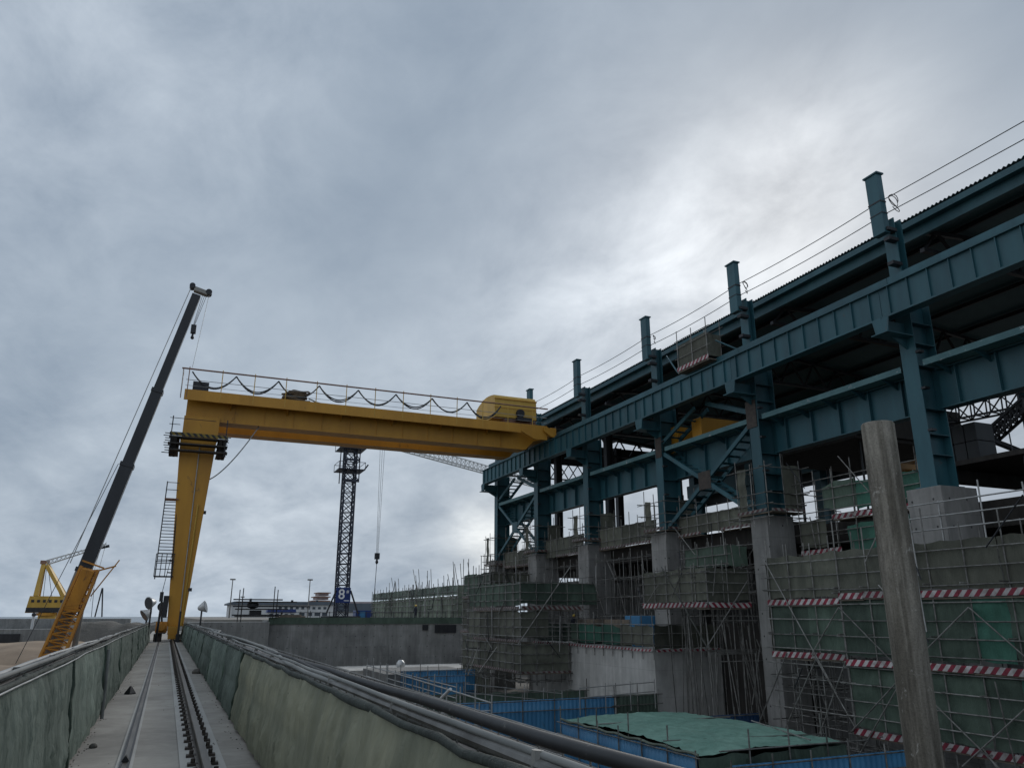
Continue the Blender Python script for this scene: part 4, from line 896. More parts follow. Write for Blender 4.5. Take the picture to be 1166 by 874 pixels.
# things at the hall end near the frame edge
t = Thing('formwork_table', 'dark formwork deck on props inside the hall beyond the nearest steel column', 'formwork', (38, 17, 6.2))
t.part('deck', MB().box(32.6, 46, 8, 25.2, 8.2, 8.42), 'formwork'); t.part('deck_beam', MB().box(32.5, 46, 24.6, 25.1, 7.6, 8.19), 'formwork'); t.part('side_form', MB().box(33.5, 33.7, 8, 21.5, 6.7, 8.19), 'formwork')
for i in range(7):
    for j in range(4): t.tube('prop', (33 + j * 2.5, 8.5 + i * 2.1, 6.2), (33 + j * 2.5, 8.5 + i * 2.1, 8.19), .05, 'dark_steel')
for k in range(14): y = 9 + k * .95; t.tube('upright', (32.7, y, 8.4), (32.7, y, 9.0 + rnd(0, .7)), .028, 'dark_steel')
t.done()
for i in range(3):
    for k in range(2):
        single(MB().box(33.0, 34.2, 24.9 - .62 * (i + 1), 24.9 - .62 * i - .04, 8.43 + .86 * k, 9.27 + .86 * k), 'block', 'clad',
               ['grey block %s on the formwork deck beside the nearest steel column' % w for w in ('lower first', 'upper first')][k] if i == 0 else ('middle grey block of the %s course on the formwork deck' % ('upper' if k else 'lower') if i == 1 else 'end grey block of the %s course on the formwork deck' % ('upper' if k else 'lower')), 'block', 'stacked grey blocks', bevel=.02)
def lattice(name, label, a, b, dep, wid, n, mat, ch=.09, cat='truss'):
    a, b = Vector(a), Vector(b); d = (b - a).normalized(); s = d.cross(Vector((0, 0, 1))).normalized() * wid / 2; u = s.normalized().cross(d) * dep / 2
    t = Thing(name, label, cat, tuple(a)); cs = [(i * s + j * u) for i, j in ((-1, -1), (1, -1), (1, 1), (-1, 1))]
    for c in cs: t.part('chord', MB().bar(a + c, b + c, ch, ch), mat)
    mb = MB()
    for k in range(n):
        p, q = a.lerp(b, k / n), a.lerp(b, (k + 1) / n)
        for i in range(4):
            c1, c2 = cs[i], cs[(i + 1) % 4]; mb.bar(p + c1, q + c2, ch * .6, ch * .6); mb.bar(p + c1, p + c2, ch * .6, ch * .6)
    t.part('lacing_lattice', mb, mat); t.done()
lattice('lattice_truss', 'dark lattice truss crossing the sky gap right of the nearest steel column', at(1066, 474, X=40), at(1172, 452, X=40), 1.0, 1.0, 6, 'dark_steel', .10)
lattice('lattice_truss', 'upper dark lattice member sloping up across the same sky gap', at(1078, 462, X=40.5), at(1112, 430, X=40.5), .5, .5, 6, 'dark_steel', .08)
lattice('lattice_truss', 'steep dark ladder like lattice member rising out of the formwork deck', at(1112, 512, X=38), at(1172, 458, X=38), .55, .5, 9, 'dark_steel', .12)
single(MB().sweep([at(1084 + 10 * k, 487 + 2.7 * k + .10 * k * k, X=36) for k in range(11)], .15, 8), 'bent_beam', 'dark_steel', 'dark curved beam sagging across the formwork deck by the frame edge', 'beam', smooth=True)
q_ = at(878, 529, Y=38)
t = Thing('cross_deck', 'broad dark formwork deck bridging the hall behind the round weathered pole', 'formwork', (44, 36, q_.z))
t.part('deck', MB().box(33.2, 41.5, 30, 38, q_.z, q_.z + .4), 'formwork'); t.part('side_form', MB().box(33.2, 41.5, 38.01, 38.2, q_.z, q_.z + 3.0), 'formwork'); t.part('side_form', MB().box(33.2, 41.5, 29.8, 29.99, q_.z + .2, q_.z + 2.2), 'formwork')
for k in range(4):
    for y in (30.5, 37.5): t.tube('prop', (34 + 2.3 * k, y, 6.72), (34 + 2.3 * k, y, q_.z), .06, 'dark_steel')
t.done()

# ------------------------------------------------------------------ pit hoardings and covered box
def hoarding(label, axis, c, a, b, z0, z1, mat, group='blue hoardings in the pit', netpart=None):
    t = Thing('hoarding', label, 'hoarding', ((c, (a + b) / 2, z0) if axis == 'y' else ((a + b) / 2, c, z0)), group)
    def P(s, o, z): return (c + o, s, z) if axis == 'y' else (s, c + o, z)
    n = max(1, round((b - a) / 1.0)); mbs = []
    def sheetf(u, v):
        s = a + (b - a) * u; o = .02 * math.sin(s * 2 * math.pi / .25) + .02 * nz(s, v * 2, 3, .6)
        return P(s, o, z0 + (z1 - z0) * v)
    o = t.part('sheet', MB().sheet(sheetf, int((b - a) / .0625), 3), mat, smooth=True); so = o.modifiers.new('thick', 'SOLIDIFY'); so.thickness = .012
    m = max(1, round((b - a) / 1.8))
    for i in range(m + 1):
        s = a + (b - a) * i / m; t.tube('post', P(s, -.07, z0), P(s + rnd(-.03, .03), -.07, z1 + rnd(.1, .7)), .028)
    for z in (z0 + .5, z1 - .55, z1 - .05): t.tube('rail', P(a - .3, -.11, z), P(b + .3, -.11, z + rnd(-.03, .03)), .026)
    if netpart: net(t, axis, c - .05, *netpart, 'net_green', seed=int(b))
    t.done()
hoarding('long blue sheet hoarding crossing the pit in front of the pale wall block', 'x', 40.8, 14.4, 23.9, -5, -2.75, 'blue')
hoarding('dark green netted end of the hoarding at the corner of the pale wall block', 'x', 40.8, 24.0, 26.8, -5, -2.7, 'net_green')
hoarding('blue sheet side wall of the green covered box', 'y', 17.4, 24.2, 34.5, -5, -3.02, 'blue')
hoarding('blue sheet hoarding lowest in the pit below the striped scaffold', 'x', 22.2, 17.2, 25.6, -5, -3.0, 'blue')
hoarding('faded dark blue hoarding behind the green covered box', 'x', 35.2, 24.6, 29.4, -5, -3.3, 'blue_dark')
hoarding('far blue strip hoarding at the foot of the central netted tower', 'x', 66.0, 18.4, 25.0, -5, -2.75, 'blue')
hoarding('small bright blue upright panel among the pit handrails', 'x', 58.0, 18.2, 21.2, -5, -2.6, 'blue')
t = Thing('covered_box', 'low box roofed with a wrinkled pale green net in the pit', 'cover', (21, 29, -5))
def rf(u, v):
    x = 17.45 + 6.6 * u; y = 24.1 + 10.3 * v
    sag = .16 * math.sin(math.pi * u) * (1 + .3 * math.sin(v * 7)) + .10 * nz(x, y, 2, .6) + .07 * (1 - abs(nz(x * .9 + y * .5, y * .25 - x * .2, 4, 1.1))) ** 6 + .06 * (1 - abs(nz(x * .3 - y * .6, y * .5, 8, 1.6))) ** 7 + .03 * nz(x, y, 9, 4)
    return (x, y, -3.0 + .12 * math.sin(math.pi * v) + sag * .6)
t.part('cover_net', MB().sheet(rf, 110, 160), 'net_roof', smooth=True)
t.part('cover_trim', MB().sweep([(17.36, 24.1 + 10.4 * k / 30, -2.98 + .03 * math.sin(k * 1.3)) for k in range(31)], .05, 6), 'net_pale')
net(t, 'x', 24.05, 17.4, 24.1, -5, -3.0, 'net_green', amp=.05, seed=91); net(t, 'y', 24.05, 24.1, 34.4, -5, -3.0, 'net_green', seed=92); net(t, 'x', 34.4, 17.4, 24.0, -5, -3.0, 'net_green', seed=93)
for (a, b_) in (((17.5, 29, -2.86), (24, 28.4, -2.86)), ((17.5, 26.4, -2.84), (24.4, 25.4, -2.84)), ((18.2, 24.0, -2.9), (25.0, 23.9, -2.9)), ((17.7, 31.6, -2.86), (24.4, 31.2, -2.84)), ((22.5, 24.2, -2.8), (24.2, 29.5, -2.8))): t.tube('cover_tube', a, b_, .027)
for (x, y) in ((17.6, 31.6), (17.6, 29), (17.7, 26.4), (19.5, 24), (21.3, 24), (23.1, 24), (24.2, 25.4)): t.tube('cover_post', (x, y, -5), (x, y, -2.35 + rnd(0, .3)), .03)
t.done()
# guard rails in the pit beside the deck
def pit_rail(label, pts, h=1.1, n=6):
    t = Thing('pit_handrail', label, 'handrail', tuple(Vector(pts[0]) - Vector((0, 0, h))), 'tube handrails in the pit')
    for a, b_ in zip(pts, pts[1:]):
        a, b_ = Vector(a), Vector(b_)
        for k in range(n + 1):
            p = a.lerp(b_, k / n); t.tube('post', (p.x, p.y, p.z - h - .6), (p.x, p.y, p.z + rnd(.0, .45)), .026, 'tube_light')
        for dz in (0, -.5): t.tube('rail', a + Vector((0, 0, dz)), b_ + Vector((0, 0, dz)), .026, 'tube_light')
    t.done()
pit_rail('pale tube handrail stepping down beside the deck near the far dark wall', [at(418, 757, X=9.5), at(470, 772, X=9.5), at(560, 800, X=9.5)])
pit_rail('tube handrail in front of the small bright blue panel', [at(440, 762, X=13.5), at(520, 782, X=13.5)])
pit_rail('tube handrail at the foot of the central netted tower', [at(530, 778, Y=48), at(640, 789, Y=48)], n=5)
pit_rail('tube handrail running along the top of the long blue hoarding', [at(660, 783, Y=40.2), at(745, 776, Y=40.2)], h=.8, n=3)
single(MB().tube(at(500, 797, X=7.5), at(513, 784, X=7.5), .045, 8).tube(at(499.5, 797.5, X=7.5), at(500, 803, X=7.5), .03, 8), 'leaning_tube', 'white_steel', 'single white tube leaning out behind the thick black hose', 'tube')
single(MB().box(3, 16, 62, 84, -5, -3.4), 'pit_slab', 'wall_mid', 'low concrete slab in the pit beside the rail beam', 'slab', bevel=.03)
t = Thing('pit_platform', 'dark netted platform in the pit behind the tube handrails', 'platform', (13, 52, -5))
t.part('deck', MB().box(9, 17, 46, 60, -3.6, -3.45), 'formwork'); net(t, 'x', 45.9, 9, 17, -5, -3.3, 'net_green', seed=97); net(t, 'y', 8.9, 46, 60, -5, -3.3, 'net_green', seed=98)
for x in (9.2, 13, 16.8):
    for y in (46.2, 53, 59.8): t.tube('leg', (x, y, -5), (x, y, -2.4), .03)
t.done()

t = Thing('pit_scaffold', 'open tube scaffold in the pit between the rail beam and the central netted tower', 'scaffold', (12, 40, -5))
for i in range(4):
    for j in range(3): t.tube('upright', (8 + i * 1.7 + rnd(-.1, .1), 34 + j * 4.5, -5), (8 + i * 1.7, 34 + j * 4.5 + rnd(-.1, .1), -2.2 + rnd(-.3, 1.0)), .028, 'tube_light')
for j in range(3):
    for z in (-3.6, -2.9, -2.4): t.tube('ledger', (7.6, 33.95 + j * 4.5, z), (13.6, 33.95 + j * 4.5, z + rnd(-.1, .1)), .026, 'tube_light')
for i in range(4): t.tube('ledger', (8.05 + i * 1.7, 33.5, -2.7), (8.05 + i * 1.7, 43.6, -2.7), .026)
t.done()
t = Thing('net_fence', 'low dark green net fence on tube posts at the foot of the central netted tower', 'fence', (20, 49.5, -5))
net(t, 'x', 49.5, 13.5, 26.9, -5, -3.1, 'net_green', seed=131)
for k in range(10): t.tube('post', (13.5 + 1.48 * k, 49.4, -5), (13.5 + 1.48 * k, 49.4, -2.8 + rnd(0, .8)), .028)
for z in (-4.2, -3.2): t.tube('rail', (13.2, 49.36, z), (27, 49.36, z), .026)
t.done()
for (x, y, zz, l, lb_) in ((15.0, 37.0, -5, 4.0, 'pile of reddish steel bars on the pit floor before the long blue hoarding'), (10.5, 30.0, -5, 5.0, 'pile of rusty steel bars on the pit floor below the black hose')):
    t = Thing('rebar_pile', lb_, 'steel bars', (x, y, zz), 'steel bar piles in the pit')
    for k in range(22): o = rnd(-.4, .4); t.tube('bar', (x + o, y - l / 2 + rnd(-.3, .3), zz + .05 + .3 * random.random() * (1 - abs(o))), (x + o + rnd(-.1, .1), y + l / 2 + rnd(-.3, .3), zz + .05 + .3 * random.random() * (1 - abs(o))), .022, 'rust')
    t.done()
t = Thing('plank_pile', 'untidy pile of wooden planks on the pit floor beside the green covered box', 'timber', (25.4, 28.5, -5))
for k in range(12): y = 28.5 + rnd(-1.2, 1.2); t.part('plank', MB().bar((24.6 + rnd(-.2, .2), y - 1.6, -4.95 + .1 * k), (25.4 + rnd(-.3, .3), y + 1.6, -4.95 + .1 * k + rnd(-.03, .03)), .22, .05), 'plank')
t.done()
single(MB().box(18, 26.5, 69, 78, -5, -3.2), 'pit_slab', 'wall_dark', 'dark concrete slab between the far blue strip hoarding and the pit end wall', 'slab', bevel=.03)
# ------------------------------------------------------------------ people
def person(label, p, h=1.7, face=0, top='cloth_dark'):
    t = Thing('person', label, 'person', p)
    j = {0: (0, 0, .95), 1: (0, 0, 1.2), 2: (0, 0, 1.42), 3: (0, .01, 1.52), 4: (0, .02, 1.62), 5: (.2, 0, 1.4), 6: (.27, .05, 1.12), 7: (.22, .22, .92), 8: (-.2, 0, 1.4), 9: (-.28, .03, 1.12), 10: (-.26, .16, .9), 11: (.1, 0, .88), 12: (.12, .04, .48), 13: (.13, 0, .06), 14: (.13, .16, .04), 15: (-.1, 0, .88), 16: (-.13, .02, .48), 17: (-.14, -.04, .06), 18: (-.14, .12, .04)}
    rad = {0: .15, 1: .15, 2: .14, 3: .06, 4: .10, 5: .07, 6: .05, 7: .04, 8: .07, 9: .05, 10: .04, 11: .1, 12: .07, 13: .05, 14: .04, 15: .1, 16: .07, 17: .05, 18: .04}
    e = [(0, 1), (1, 2), (2, 3), (3, 4), (2, 5), (5, 6), (6, 7), (2, 8), (8, 9), (9, 10), (0, 11), (11, 12), (12, 13), (13, 14), (0, 15), (15, 16), (16, 17), (17, 18)]
    me = bpy.data.meshes.new('body'); q = Matrix.Rotation(face, 3, 'Z'); me.from_pydata([q @ Vector(j[i]) * (h / 1.75) for i in range(19)], e, []); me.materials.append(M[top])
    o = bpy.data.objects.new('body', me); COL.objects.link(o); o.parent = t.o
    sk = o.modifiers.new('skin', 'SKIN'); o.modifiers.new('sub', 'SUBSURF').levels = 1
    for i in range(19): me.skin_vertices[0].data[i].radius = (rad[i], rad[i]); me.skin_vertices[0].data[i].use_root = (i == 0)
    b = Vector(p); hz = 1.66 * h / 1.75
    t.part('face', MB().lathe(b + q @ Vector((0, .045, hz - .13)), [(.05, 0), (.085, .05), (.09, .12), (.08, .18)], 12), 'skin', smooth=True)
    t.part('helmet', MB().lathe(b + q @ Vector((0, .025, hz - .0)), [(.155, 0), (.15, .02), (.135, .06), (.10, .12), (.04, .155)], 16), 'hiviz', smooth=True)
    t.done()
person('worker in dark clothes and yellow helmet behind the green net fence', (28.1, 53.4, -.1), 1.78, 2.4)
person('worker in dark clothes standing by the open end of the pit end wall', (27.5, 93, 1.15), 1.7, .5)

# ------------------------------------------------------------------ mobile crane on the sand
t = Thing('mobile_crane', 'telescopic mobile crane with raised black boom and orange lattice jib folded on it', 'crane', (-7.5, 54, -4.5))
tip = at(226, 331, Y=GY - .3); foot = at(46, 772, Y=GY - .3)
d = (tip - foot); L = d.length; dn = d.normalized()
def bseg(f0, f1, w, h): return MB().bar(foot + d * f0, foot + d * f1, w, h, (0, 1, 0))
k1 = .24
bm_ = t.part('boom', bseg(0, k1, .9, 1.0), 'boom_grey', bevel=.03)
t.part('boom_section', bseg(k1 - .02, .50, .80, .86), 'boom', bevel=.03); t.part('boom_section', bseg(.49, .70, .70, .75), 'boom', bevel=.03); t.part('boom_section', bseg(.69, .985, .60, .64), 'boom', bevel=.03)
for f, w in ((k1, 1.0), (.50, .88), (.70, .78)): t.part('boom_collar', bseg(f - .004, f + .006, w, w + .06), 'boom', bevel=.02)
hd = Vector((1, 0, -.25)).normalized()
t.part('boom_head', MB().bar(tip - hd * .3, tip + hd * .68, .55, .34, (0, 0, 1)), 'boom_grey', bevel=.04)
t.part('sheave', MB().lathe(tip + hd * .75 + Vector((0, -.3, .12)), [(.22, 0), (.22, .06), (.16, .08), (.16, .5), (.22, .52), (.22, .6)], 18, (0, 1, 0)), 'dark_steel'); t.part('sheave', MB().lathe(tip - hd * .45 + Vector((0, -.3, .15)), [(.2, 0), (.2, .6)], 18, (0, 1, 0)), 'dark_steel')
sd = Vector((-dn.z, 0, dn.x))
t.tube('hoist_rope', foot + d * .25 + sd * .95, tip + sd * .55, .028, 'tube_light'); t.tube('hoist_rope', foot + d * .02 + sd * 1.6, foot + d * .5 + sd * .55, .02, 'dark_steel')
hk = tip + hd * .45
for o in (-.12, .02, .16): t.tube('hook_rope', hk + Vector((o, 0, -.2)), (hk.x - .45 + o * .3, hk.y, hk.z - 2.6), .016, 'dark_steel')
t.part('hook_block', MB().box(hk.x - .62, hk.x - .26, hk.y - .15, hk.y + .15, hk.z - 3.25, hk.z - 2.6).lathe((hk.x - .45, hk.y, hk.z - 3.7), [(.06, 0), (.14, .1), (.08, .3), (.08, .45)], 10), 'dark_steel', bevel=.03)
t.tube('sling_rope', tip + hd * .78, (-.30, GY - .78, 18.5), .016, 'tube_light')
# folded lattice jib on the side
ja, jb = foot + d * .02 - sd * .25 + Vector((0, -.75, 0)), foot + d * .248 - sd * .35 + Vector((0, -.75, 0)); mb = MB(); u1 = sd * .62; u2 = Vector((0, .75, 0))
cs = [-u1, u1, u1 - u2, -u1 - u2]
for c in cs: mb.bar(ja + c, jb + c * .8, .14, .14, (0, 1, 0))
for k in range(15):
    p, q = ja.lerp(jb, k / 15), ja.lerp(jb, (k + 1) / 15); f = 1 - .2 * k / 15
    for i in range(4): mb.bar(p + cs[i] * f, q + cs[(i + 1) % 4] * f, .075, .075, (0, 1, .1)); mb.bar(p + cs[i] * f, p + cs[(i + 1) % 4] * f, .06, .06, (0, 1, .1))
t.part('jib_lattice', mb, 'orange')
t.part('jib_panel', MB().bar(ja + d * .13 + Vector((0, -.05, 0)), jb - d * .003 + Vector((0, -.35, 0)), 1.16, .74, sd), 'orange', bevel=.03)
t.part('jib_head', MB().bar(jb - dn * .2 - u1 * .3, jb + dn * .5 - u1 * 2.2, .09, .09).bar(jb - dn * 1.6 - u1, jb + dn * .9 - u1 * 2.3, .07, .07).bar(jb - u1 * 1.2 + dn * .2, jb + u1 * 1.0 + dn * .35, .1, .1), 'orange')
t.part('lift_cylinder', MB().tube(foot + Vector((1.55, 0, .2)), foot + d * .19 - sd * .5, .17, 12), 'boom_grey')
# superstructure and carrier below the railing line
fx, fy = foot.x, foot.y
t.part('counterweight', MB().box(fx - 3.4, fx - 1.4, fy - 1.3, fy + 1.3, -3.0, -1.75), 'orange', bevel=.06); t.part('superstructure', MB().box(fx - 1.5, fx + 2.0, fy - 1.2, fy + 1.2, -3.0, -1.9), 'orange', bevel=.05)
cb = t.part('cab', MB().prism([(fx + .2, -3.0), (fx + 2.2, -3.0), (fx + 2.3, -2.2), (fx + 1.7, -1.5), (fx + .2, -1.5)], 'y', fy - 2.1, fy - 1.25), 'orange', bevel=.05)
t.part('window', MB().box(fx + .5, fx + 1.6, fy - 2.13, fy - 2.103, -2.3, -1.65), 'glass', parent=cb)
t.part('carrier', MB().box(fx - 5.5, fx + 3.2, fy - 1.3, fy + 1.3, -3.75, -3.02), 'orange', bevel=.05)
for x in (-4.6, -3.2, -.5, 1.6):
    for y in (-1.35, 1.0):
        w = t.part('wheel', MB().lathe((fx + x, fy + y, -3.95), [(.3, 0), (.5, .02), (.6, .08), (.6, .28), (.5, .34), (.3, .35)], 24, (0, 1, 0)), 'rubber', smooth=True); t.part('rim', MB().lathe((fx + x, fy + y - .02, -3.95), [(.28, 0), (.2, .06), (.2, .3), (.28, .39)], 16, (0, 1, 0)), 'boom_grey', parent=w)
for x in (-5.0, 2.8):
    for s in (-1, 1): t.part('outrigger', MB().box(fx + x - .15, fx + x + .15, fy + s * 1.3, fy + s * 3.0, -3.6, -3.3).box(fx + x - .1, fx + x + .1, fy + s * 2.8, fy + s * 3.0, -4.5, -3.3).lathe((fx + x, fy + s * 2.9, -4.62), [(.35, 0), (.35, .12)], 14), 'orange')
t.done()

# ------------------------------------------------------------------ far seaward side
t = Thing('quay_wall', 'long grey concrete quay wall beyond the sand', 'wall', (-60, 165, -4.6))
t.part('wall_body', MB().box(-300, -6, 166, 170, -6, 1.15), 'wall_mid', bevel=.05); t.part('lower_step', MB().box(-300, -14, 160, 165.9, -6, -.55), 'wall_mid', bevel=.05)
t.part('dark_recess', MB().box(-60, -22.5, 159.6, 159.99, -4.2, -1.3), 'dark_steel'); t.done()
def bank(u, v):
    x = -8 - 46 * u; y = 120 + 36 * v
    return (x, y, -5 + 3.9 * math.sin(math.pi * v) ** .7 * (.5 + .35 * nz(x, 0, 1, .12) + .4 * math.sin(math.pi * u)) + .3 * nz(x, y, 5, .3))
structure(MB().sheet(bank, 60, 30), 'sand_bank', 'sand', smooth=True)
def rub(u, v):
    x = -16 + 17 * u; y = 150 + 12 * v
    return (x, y, -5 + 5.6 * math.sin(math.pi * v) ** .5 + .9 * nz(x, y, 2, .35))
structure(MB().sheet(rub, 40, 16), 'rubble_bank', 'earth', kind='structure')
t = Thing('slewing_crane', 'yellow slewing crane with triangular A-frame and pale jib standing beyond the quay wall', 'crane', (-22, 184, 1))
t.part('tower', MB().box(-23.3, -20.2, 183, 186, -5, 2.3), 'yellow_pale', bevel=.05); t.part('turntable', MB().lathe((-21.8, 184.5, 1.7), [(2.1, 0), (2.1, .5)], 24), 'yellow')
t.part('machinery_house', MB().prism([(-25.6, 2.2), (-25.2, 5.4), (-18.6, 5.4), (-18.6, 2.4)], 'y', 182.6, 186.4), 'yellow_pale', bevel=.05)
t.part('lower_band', MB().box(-25.5, -18.7, 182.5, 182.59, 2.3, 3.2), 'dark_steel')
for y in (183, 186): t.part('frame_leg', MB().bar((-24.2, y, 5.4), (-23.9, 184.5, 11.9), .8, .7), 'yellow_pale'); t.part('frame_leg', MB().bar((-19.3, y, 5.4), (-23.6, 184.5, 11.9), .9, .7), 'yellow_pale')
t.part('frame_head', MB().box(-24.6, -23.0, 184, 185, 11.7, 12.4), 'rust')
a, b_ = Vector((-23.6, 184.5, 11.9)), Vector((-13.2, 184.5, 15.9)); mb = MB()
for o in (Vector((0, -.5, .5)), Vector((0, .5, .5)), Vector((0, -.5, -.4)), Vector((0, .5, -.4))): mb.bar(a + o, b_ + o * .4, .16, .16)
for k in range(14): p, q = a.lerp(b_, k / 14), a.lerp(b_, (k + 1) / 14); mb.bar(p + Vector((0, -.5, .5)), q + Vector((0, -.5, -.4)), .1, .1); mb.bar(p + Vector((0, -.5, -.4)), q + Vector((0, -.5, .5)), .1, .1)
t.part('jib_lattice', mb, 'white_steel'); t.part('jib_head', MB().bar((-14.4, 184.5, 15.2), (-12.6, 184.5, 15.7), .8, .5), 'dark_steel')
for o in (-14.2, -13.4): t.tube('hoist_rope', (o, 184.5, 15.4), (o - 1.2, 184.5, 4.5), .05, 'white_steel')
for x in (-23, -21.5, -20): t.tube('stay', (x, 183.5, 5.4), (-23.4 + (x + 23) * .1, 184.5, 11.5), .05, 'dark_steel')
for k in range(6): t.part('window', MB().box(-24.8 + 1.0 * k, -24.3 + 1.0 * k, 182.52, 182.598, 4.2, 4.7), 'dark_steel')
t.done()
t = Thing('derrick_mast', 'thin dark derrick of two leaning spars on the skyline right of the yellow slewing crane', 'mast', (-13.5, 176, 1))
t.tube('spar', at(108, 702, Y=176), at(116.5, 669, Y=176), .13, 'dark_steel'); t.tube('spar', at(116, 702, Y=176), at(117, 669, Y=176), .13, 'dark_steel'); t.tube('spar', at(107, 670, Y=176), at(104, 702, Y=176), .05, 'dark_steel'); t.done()
t = Thing('signal_light', 'small white signal light post on the quay wall', 'light', (-23, 164, -.5)); t.part('post', MB().tube((-21.5, 164, -.56), (-21.5, 164, 1.6), .22, 10), 'white'); t.part('lamp', MB().lathe((-21.5, 164, 1.6), [(.35, 0), (.35, .4), (.15, .6)], 12), 'dark_steel'); t.done()
single(MB().box(-9.8, -3, 119, 122, -3.6, -2.4), 'pale_barrier', 'white', 'low pale block lying on the sand beyond the railing', 'block', bevel=.05)

# ------------------------------------------------------------------ far landward side
# netted scaffold on the site ground
E_ = Thing('netted_scaffold', 'long pale netted scaffold with spiky upright tubes on the skyline behind the pit end wall', 'scaffold', (34.4, 118, 1.2))
facade(E_, 'y', 34.0, 96.5, 143, 1.2, 5.3, 2.0, .8, 1.5, 1.2, r=.05, mat='tube')
net(E_, 'y', 34.05, 96.5, 143, 1.3, 4.2, 'net_pale', amp=.06, seed=121); net(E_, 'y', 34.05, 96.5, 143, 4.2, 5.5, 'net_grey', amp=.06, seed=122)
net(E_, 'x', 96.5, 34.1, 40, 1.3, 5.5, 'net_pale', amp=.05, seed=123)
for k in range(18): y = rnd(97, 142); E_.tube('rebar', (35.5 + rnd(0, 1), y, 4.5), (35.5, y, 7.0 + rnd(0, 1.8)), .045, 'tube')
E_.done()
# tower crane
t = Thing('tower_crane', 'dark lattice tower crane with a blue number sign standing behind the pit end wall', 'tower crane', (22.1, 112, 1.2))
cx, cy, w = 22.3, 112.0, .80
for (sx, sy) in ((-1, -1), (1, -1), (1, 1), (-1, 1)): t.part('mast_leg', MB().box(cx + sx * w - .11, cx + sx * w + .11, cy + sy * w - .11, cy + sy * w + .11, 1.2, 31), 'mast')
mb = MB(); z = 1.4; k = 0
while z < 30:
    for (x0, y0, x1, y1) in ((-1, -1, 1, -1), (1, -1, 1, 1), (1, 1, -1, 1), (-1, 1, -1, -1)):
        p, q = Vector((cx + x0 * w, cy + y0 * w, z)), Vector((cx + x1 * w, cy + y1 * w, z)); mb.bar(p, q, .12, .12); mb.bar(p, q + Vector((0, 0, 1.45)), .10, .10); mb.bar(q, p + Vector((0, 0, 1.45)), .10, .10)
    z += 1.45
t.part('mast_lattice', mb, 'mast')
t.part('base_frame', MB().bar((cx - 2.2, cy - 2.2, 1.4), (cx + 2.2, cy + 2.2, 1.4), .4, .4).bar((cx + 2.2, cy - 2.2, 1.4), (cx - 2.2, cy + 2.2, 1.4), .4, .38).bar((cx - 2.2, cy - 1, 1.9), (cx - 1, cy - 1, 5), .2, .2).bar((cx + 2.2, cy - 1, 1.9), (cx + 1, cy - 1, 5), .2, .2), 'dark_steel')
for z in (21.9, 25.0): 
    t.part('climbing_platform', MB().box(cx - 1.9, cx + 1.9, cy - 1.9, cy + 1.9, z, z + .12), 'mast')
    for s in (-1, 1): t.tube('platform_rail', (cx - 1.9, cy + s * 1.9, z + 1.1), (cx + 1.9, cy + s * 1.9, z + 1.1), .04, 'mast'); t.tube('platform_rail', (cx + s * 1.9, cy - 1.9, z + 1.1), (cx + s * 1.9, cy + 1.9, z + 1.1), .04, 'mast')
    for sx in (-1.9, 0, 1.9):
        for sy in (-1.9, 1.9): t.tube('platform_post', (cx + sx, cy + sy, z), (cx + sx, cy + sy, z + 1.1), .04, 'mast')
t.part('climbing_frame', MB().box(cx - 1.25, cx - 1.12, cy - 1.25, cy - 1.1, 20.2, 27).box(cx + 1.12, cx + 1.25, cy - 1.25, cy - 1.1, 20.2, 27).box(cx - 1.25, cx - 1.12, cy + 1.1, cy + 1.25, 20.2, 27).box(cx + 1.12, cx + 1.25, cy + 1.1, cy + 1.25, 20.2, 27).bar((cx - 1.2, cy - 1.2, 20.4), (cx + 1.2, cy - 1.2, 23.4), .1, .1).bar((cx + 1.2, cy - 1.2, 20.4), (cx - 1.2, cy - 1.2, 23.4), .1, .1).bar((cx - 1.2, cy - 1.2, 23.5), (cx + 1.2, cy - 1.2, 26.7), .1, .1).bar((cx + 1.2, cy - 1.2, 23.5), (cx - 1.2, cy - 1.2, 26.7), .1, .1).box(cx - 1.1, cx + 1.1, cy - 1.25, cy - 1.13, 20.2, 20.6).box(cx - 1.1, cx + 1.1, cy - 1.25, cy - 1.13, 23.3, 23.6).box(cx - 1.1, cx + 1.1, cy - 1.25, cy - 1.13, 26.6, 27), 'mast')
t.part('jack_arm', MB().bar((cx + 1.9, cy - 1, 22), (cx + 2.5, cy - 1, 22.9), .2, .2), 'mast')
jd = Vector((math.sin(R(55)), math.cos(R(55)), 0)); jt = Vector((cx, cy, 27.2)); js = Vector((jd.y, -jd.x, 0)) * .7; mb = MB(); La = 68
for o in (js, -js, Vector((0, 0, 1.4))): mb.bar(jt - jd * 3 + o, jt + jd * La + o, .16, .16)
for k in range(52):
    p = jt + jd * (La * k / 52); q = jt + jd * (La * (k + 1) / 52)
    mb.bar(p + js, (p + q) / 2 + Vector((0, 0, 1.4)), .08, .08); mb.bar((p + q) / 2 + Vector((0, 0, 1.4)), q + js, .08, .08); mb.bar(p - js, (p + q) / 2 + Vector((0, 0, 1.4)), .08, .08); mb.bar((p + q) / 2 + Vector((0, 0, 1.4)), q - js, .08, .08); mb.bar(p - js, q + js, .06, .06)
t.part('jib_lattice', mb, 'white_steel')
t.part('counter_jib', MB().bar(jt - jd * 3, jt - jd * 14, 1.6, .4), 'dark_steel'); t.part('counterweight', MB().bar(jt - jd * 11.5 - Vector((0, 0, 1)), jt - jd * 13.5 - Vector((0, 0, 1)), 1.6, 2.2), 'wall_mid')
t.part('operator_cab', MB().box(cx + 1.1, cx + 2.5, cy - 2.2, cy - .6, 28.4, 30.4), 'mast', bevel=.08)
hp = at(433.5, 509, Y=0) if False else jt + jd * 6.2
hx = at(433, 560, Y=hp.y); tp = Vector((hx.x, hp.y, 27.0))
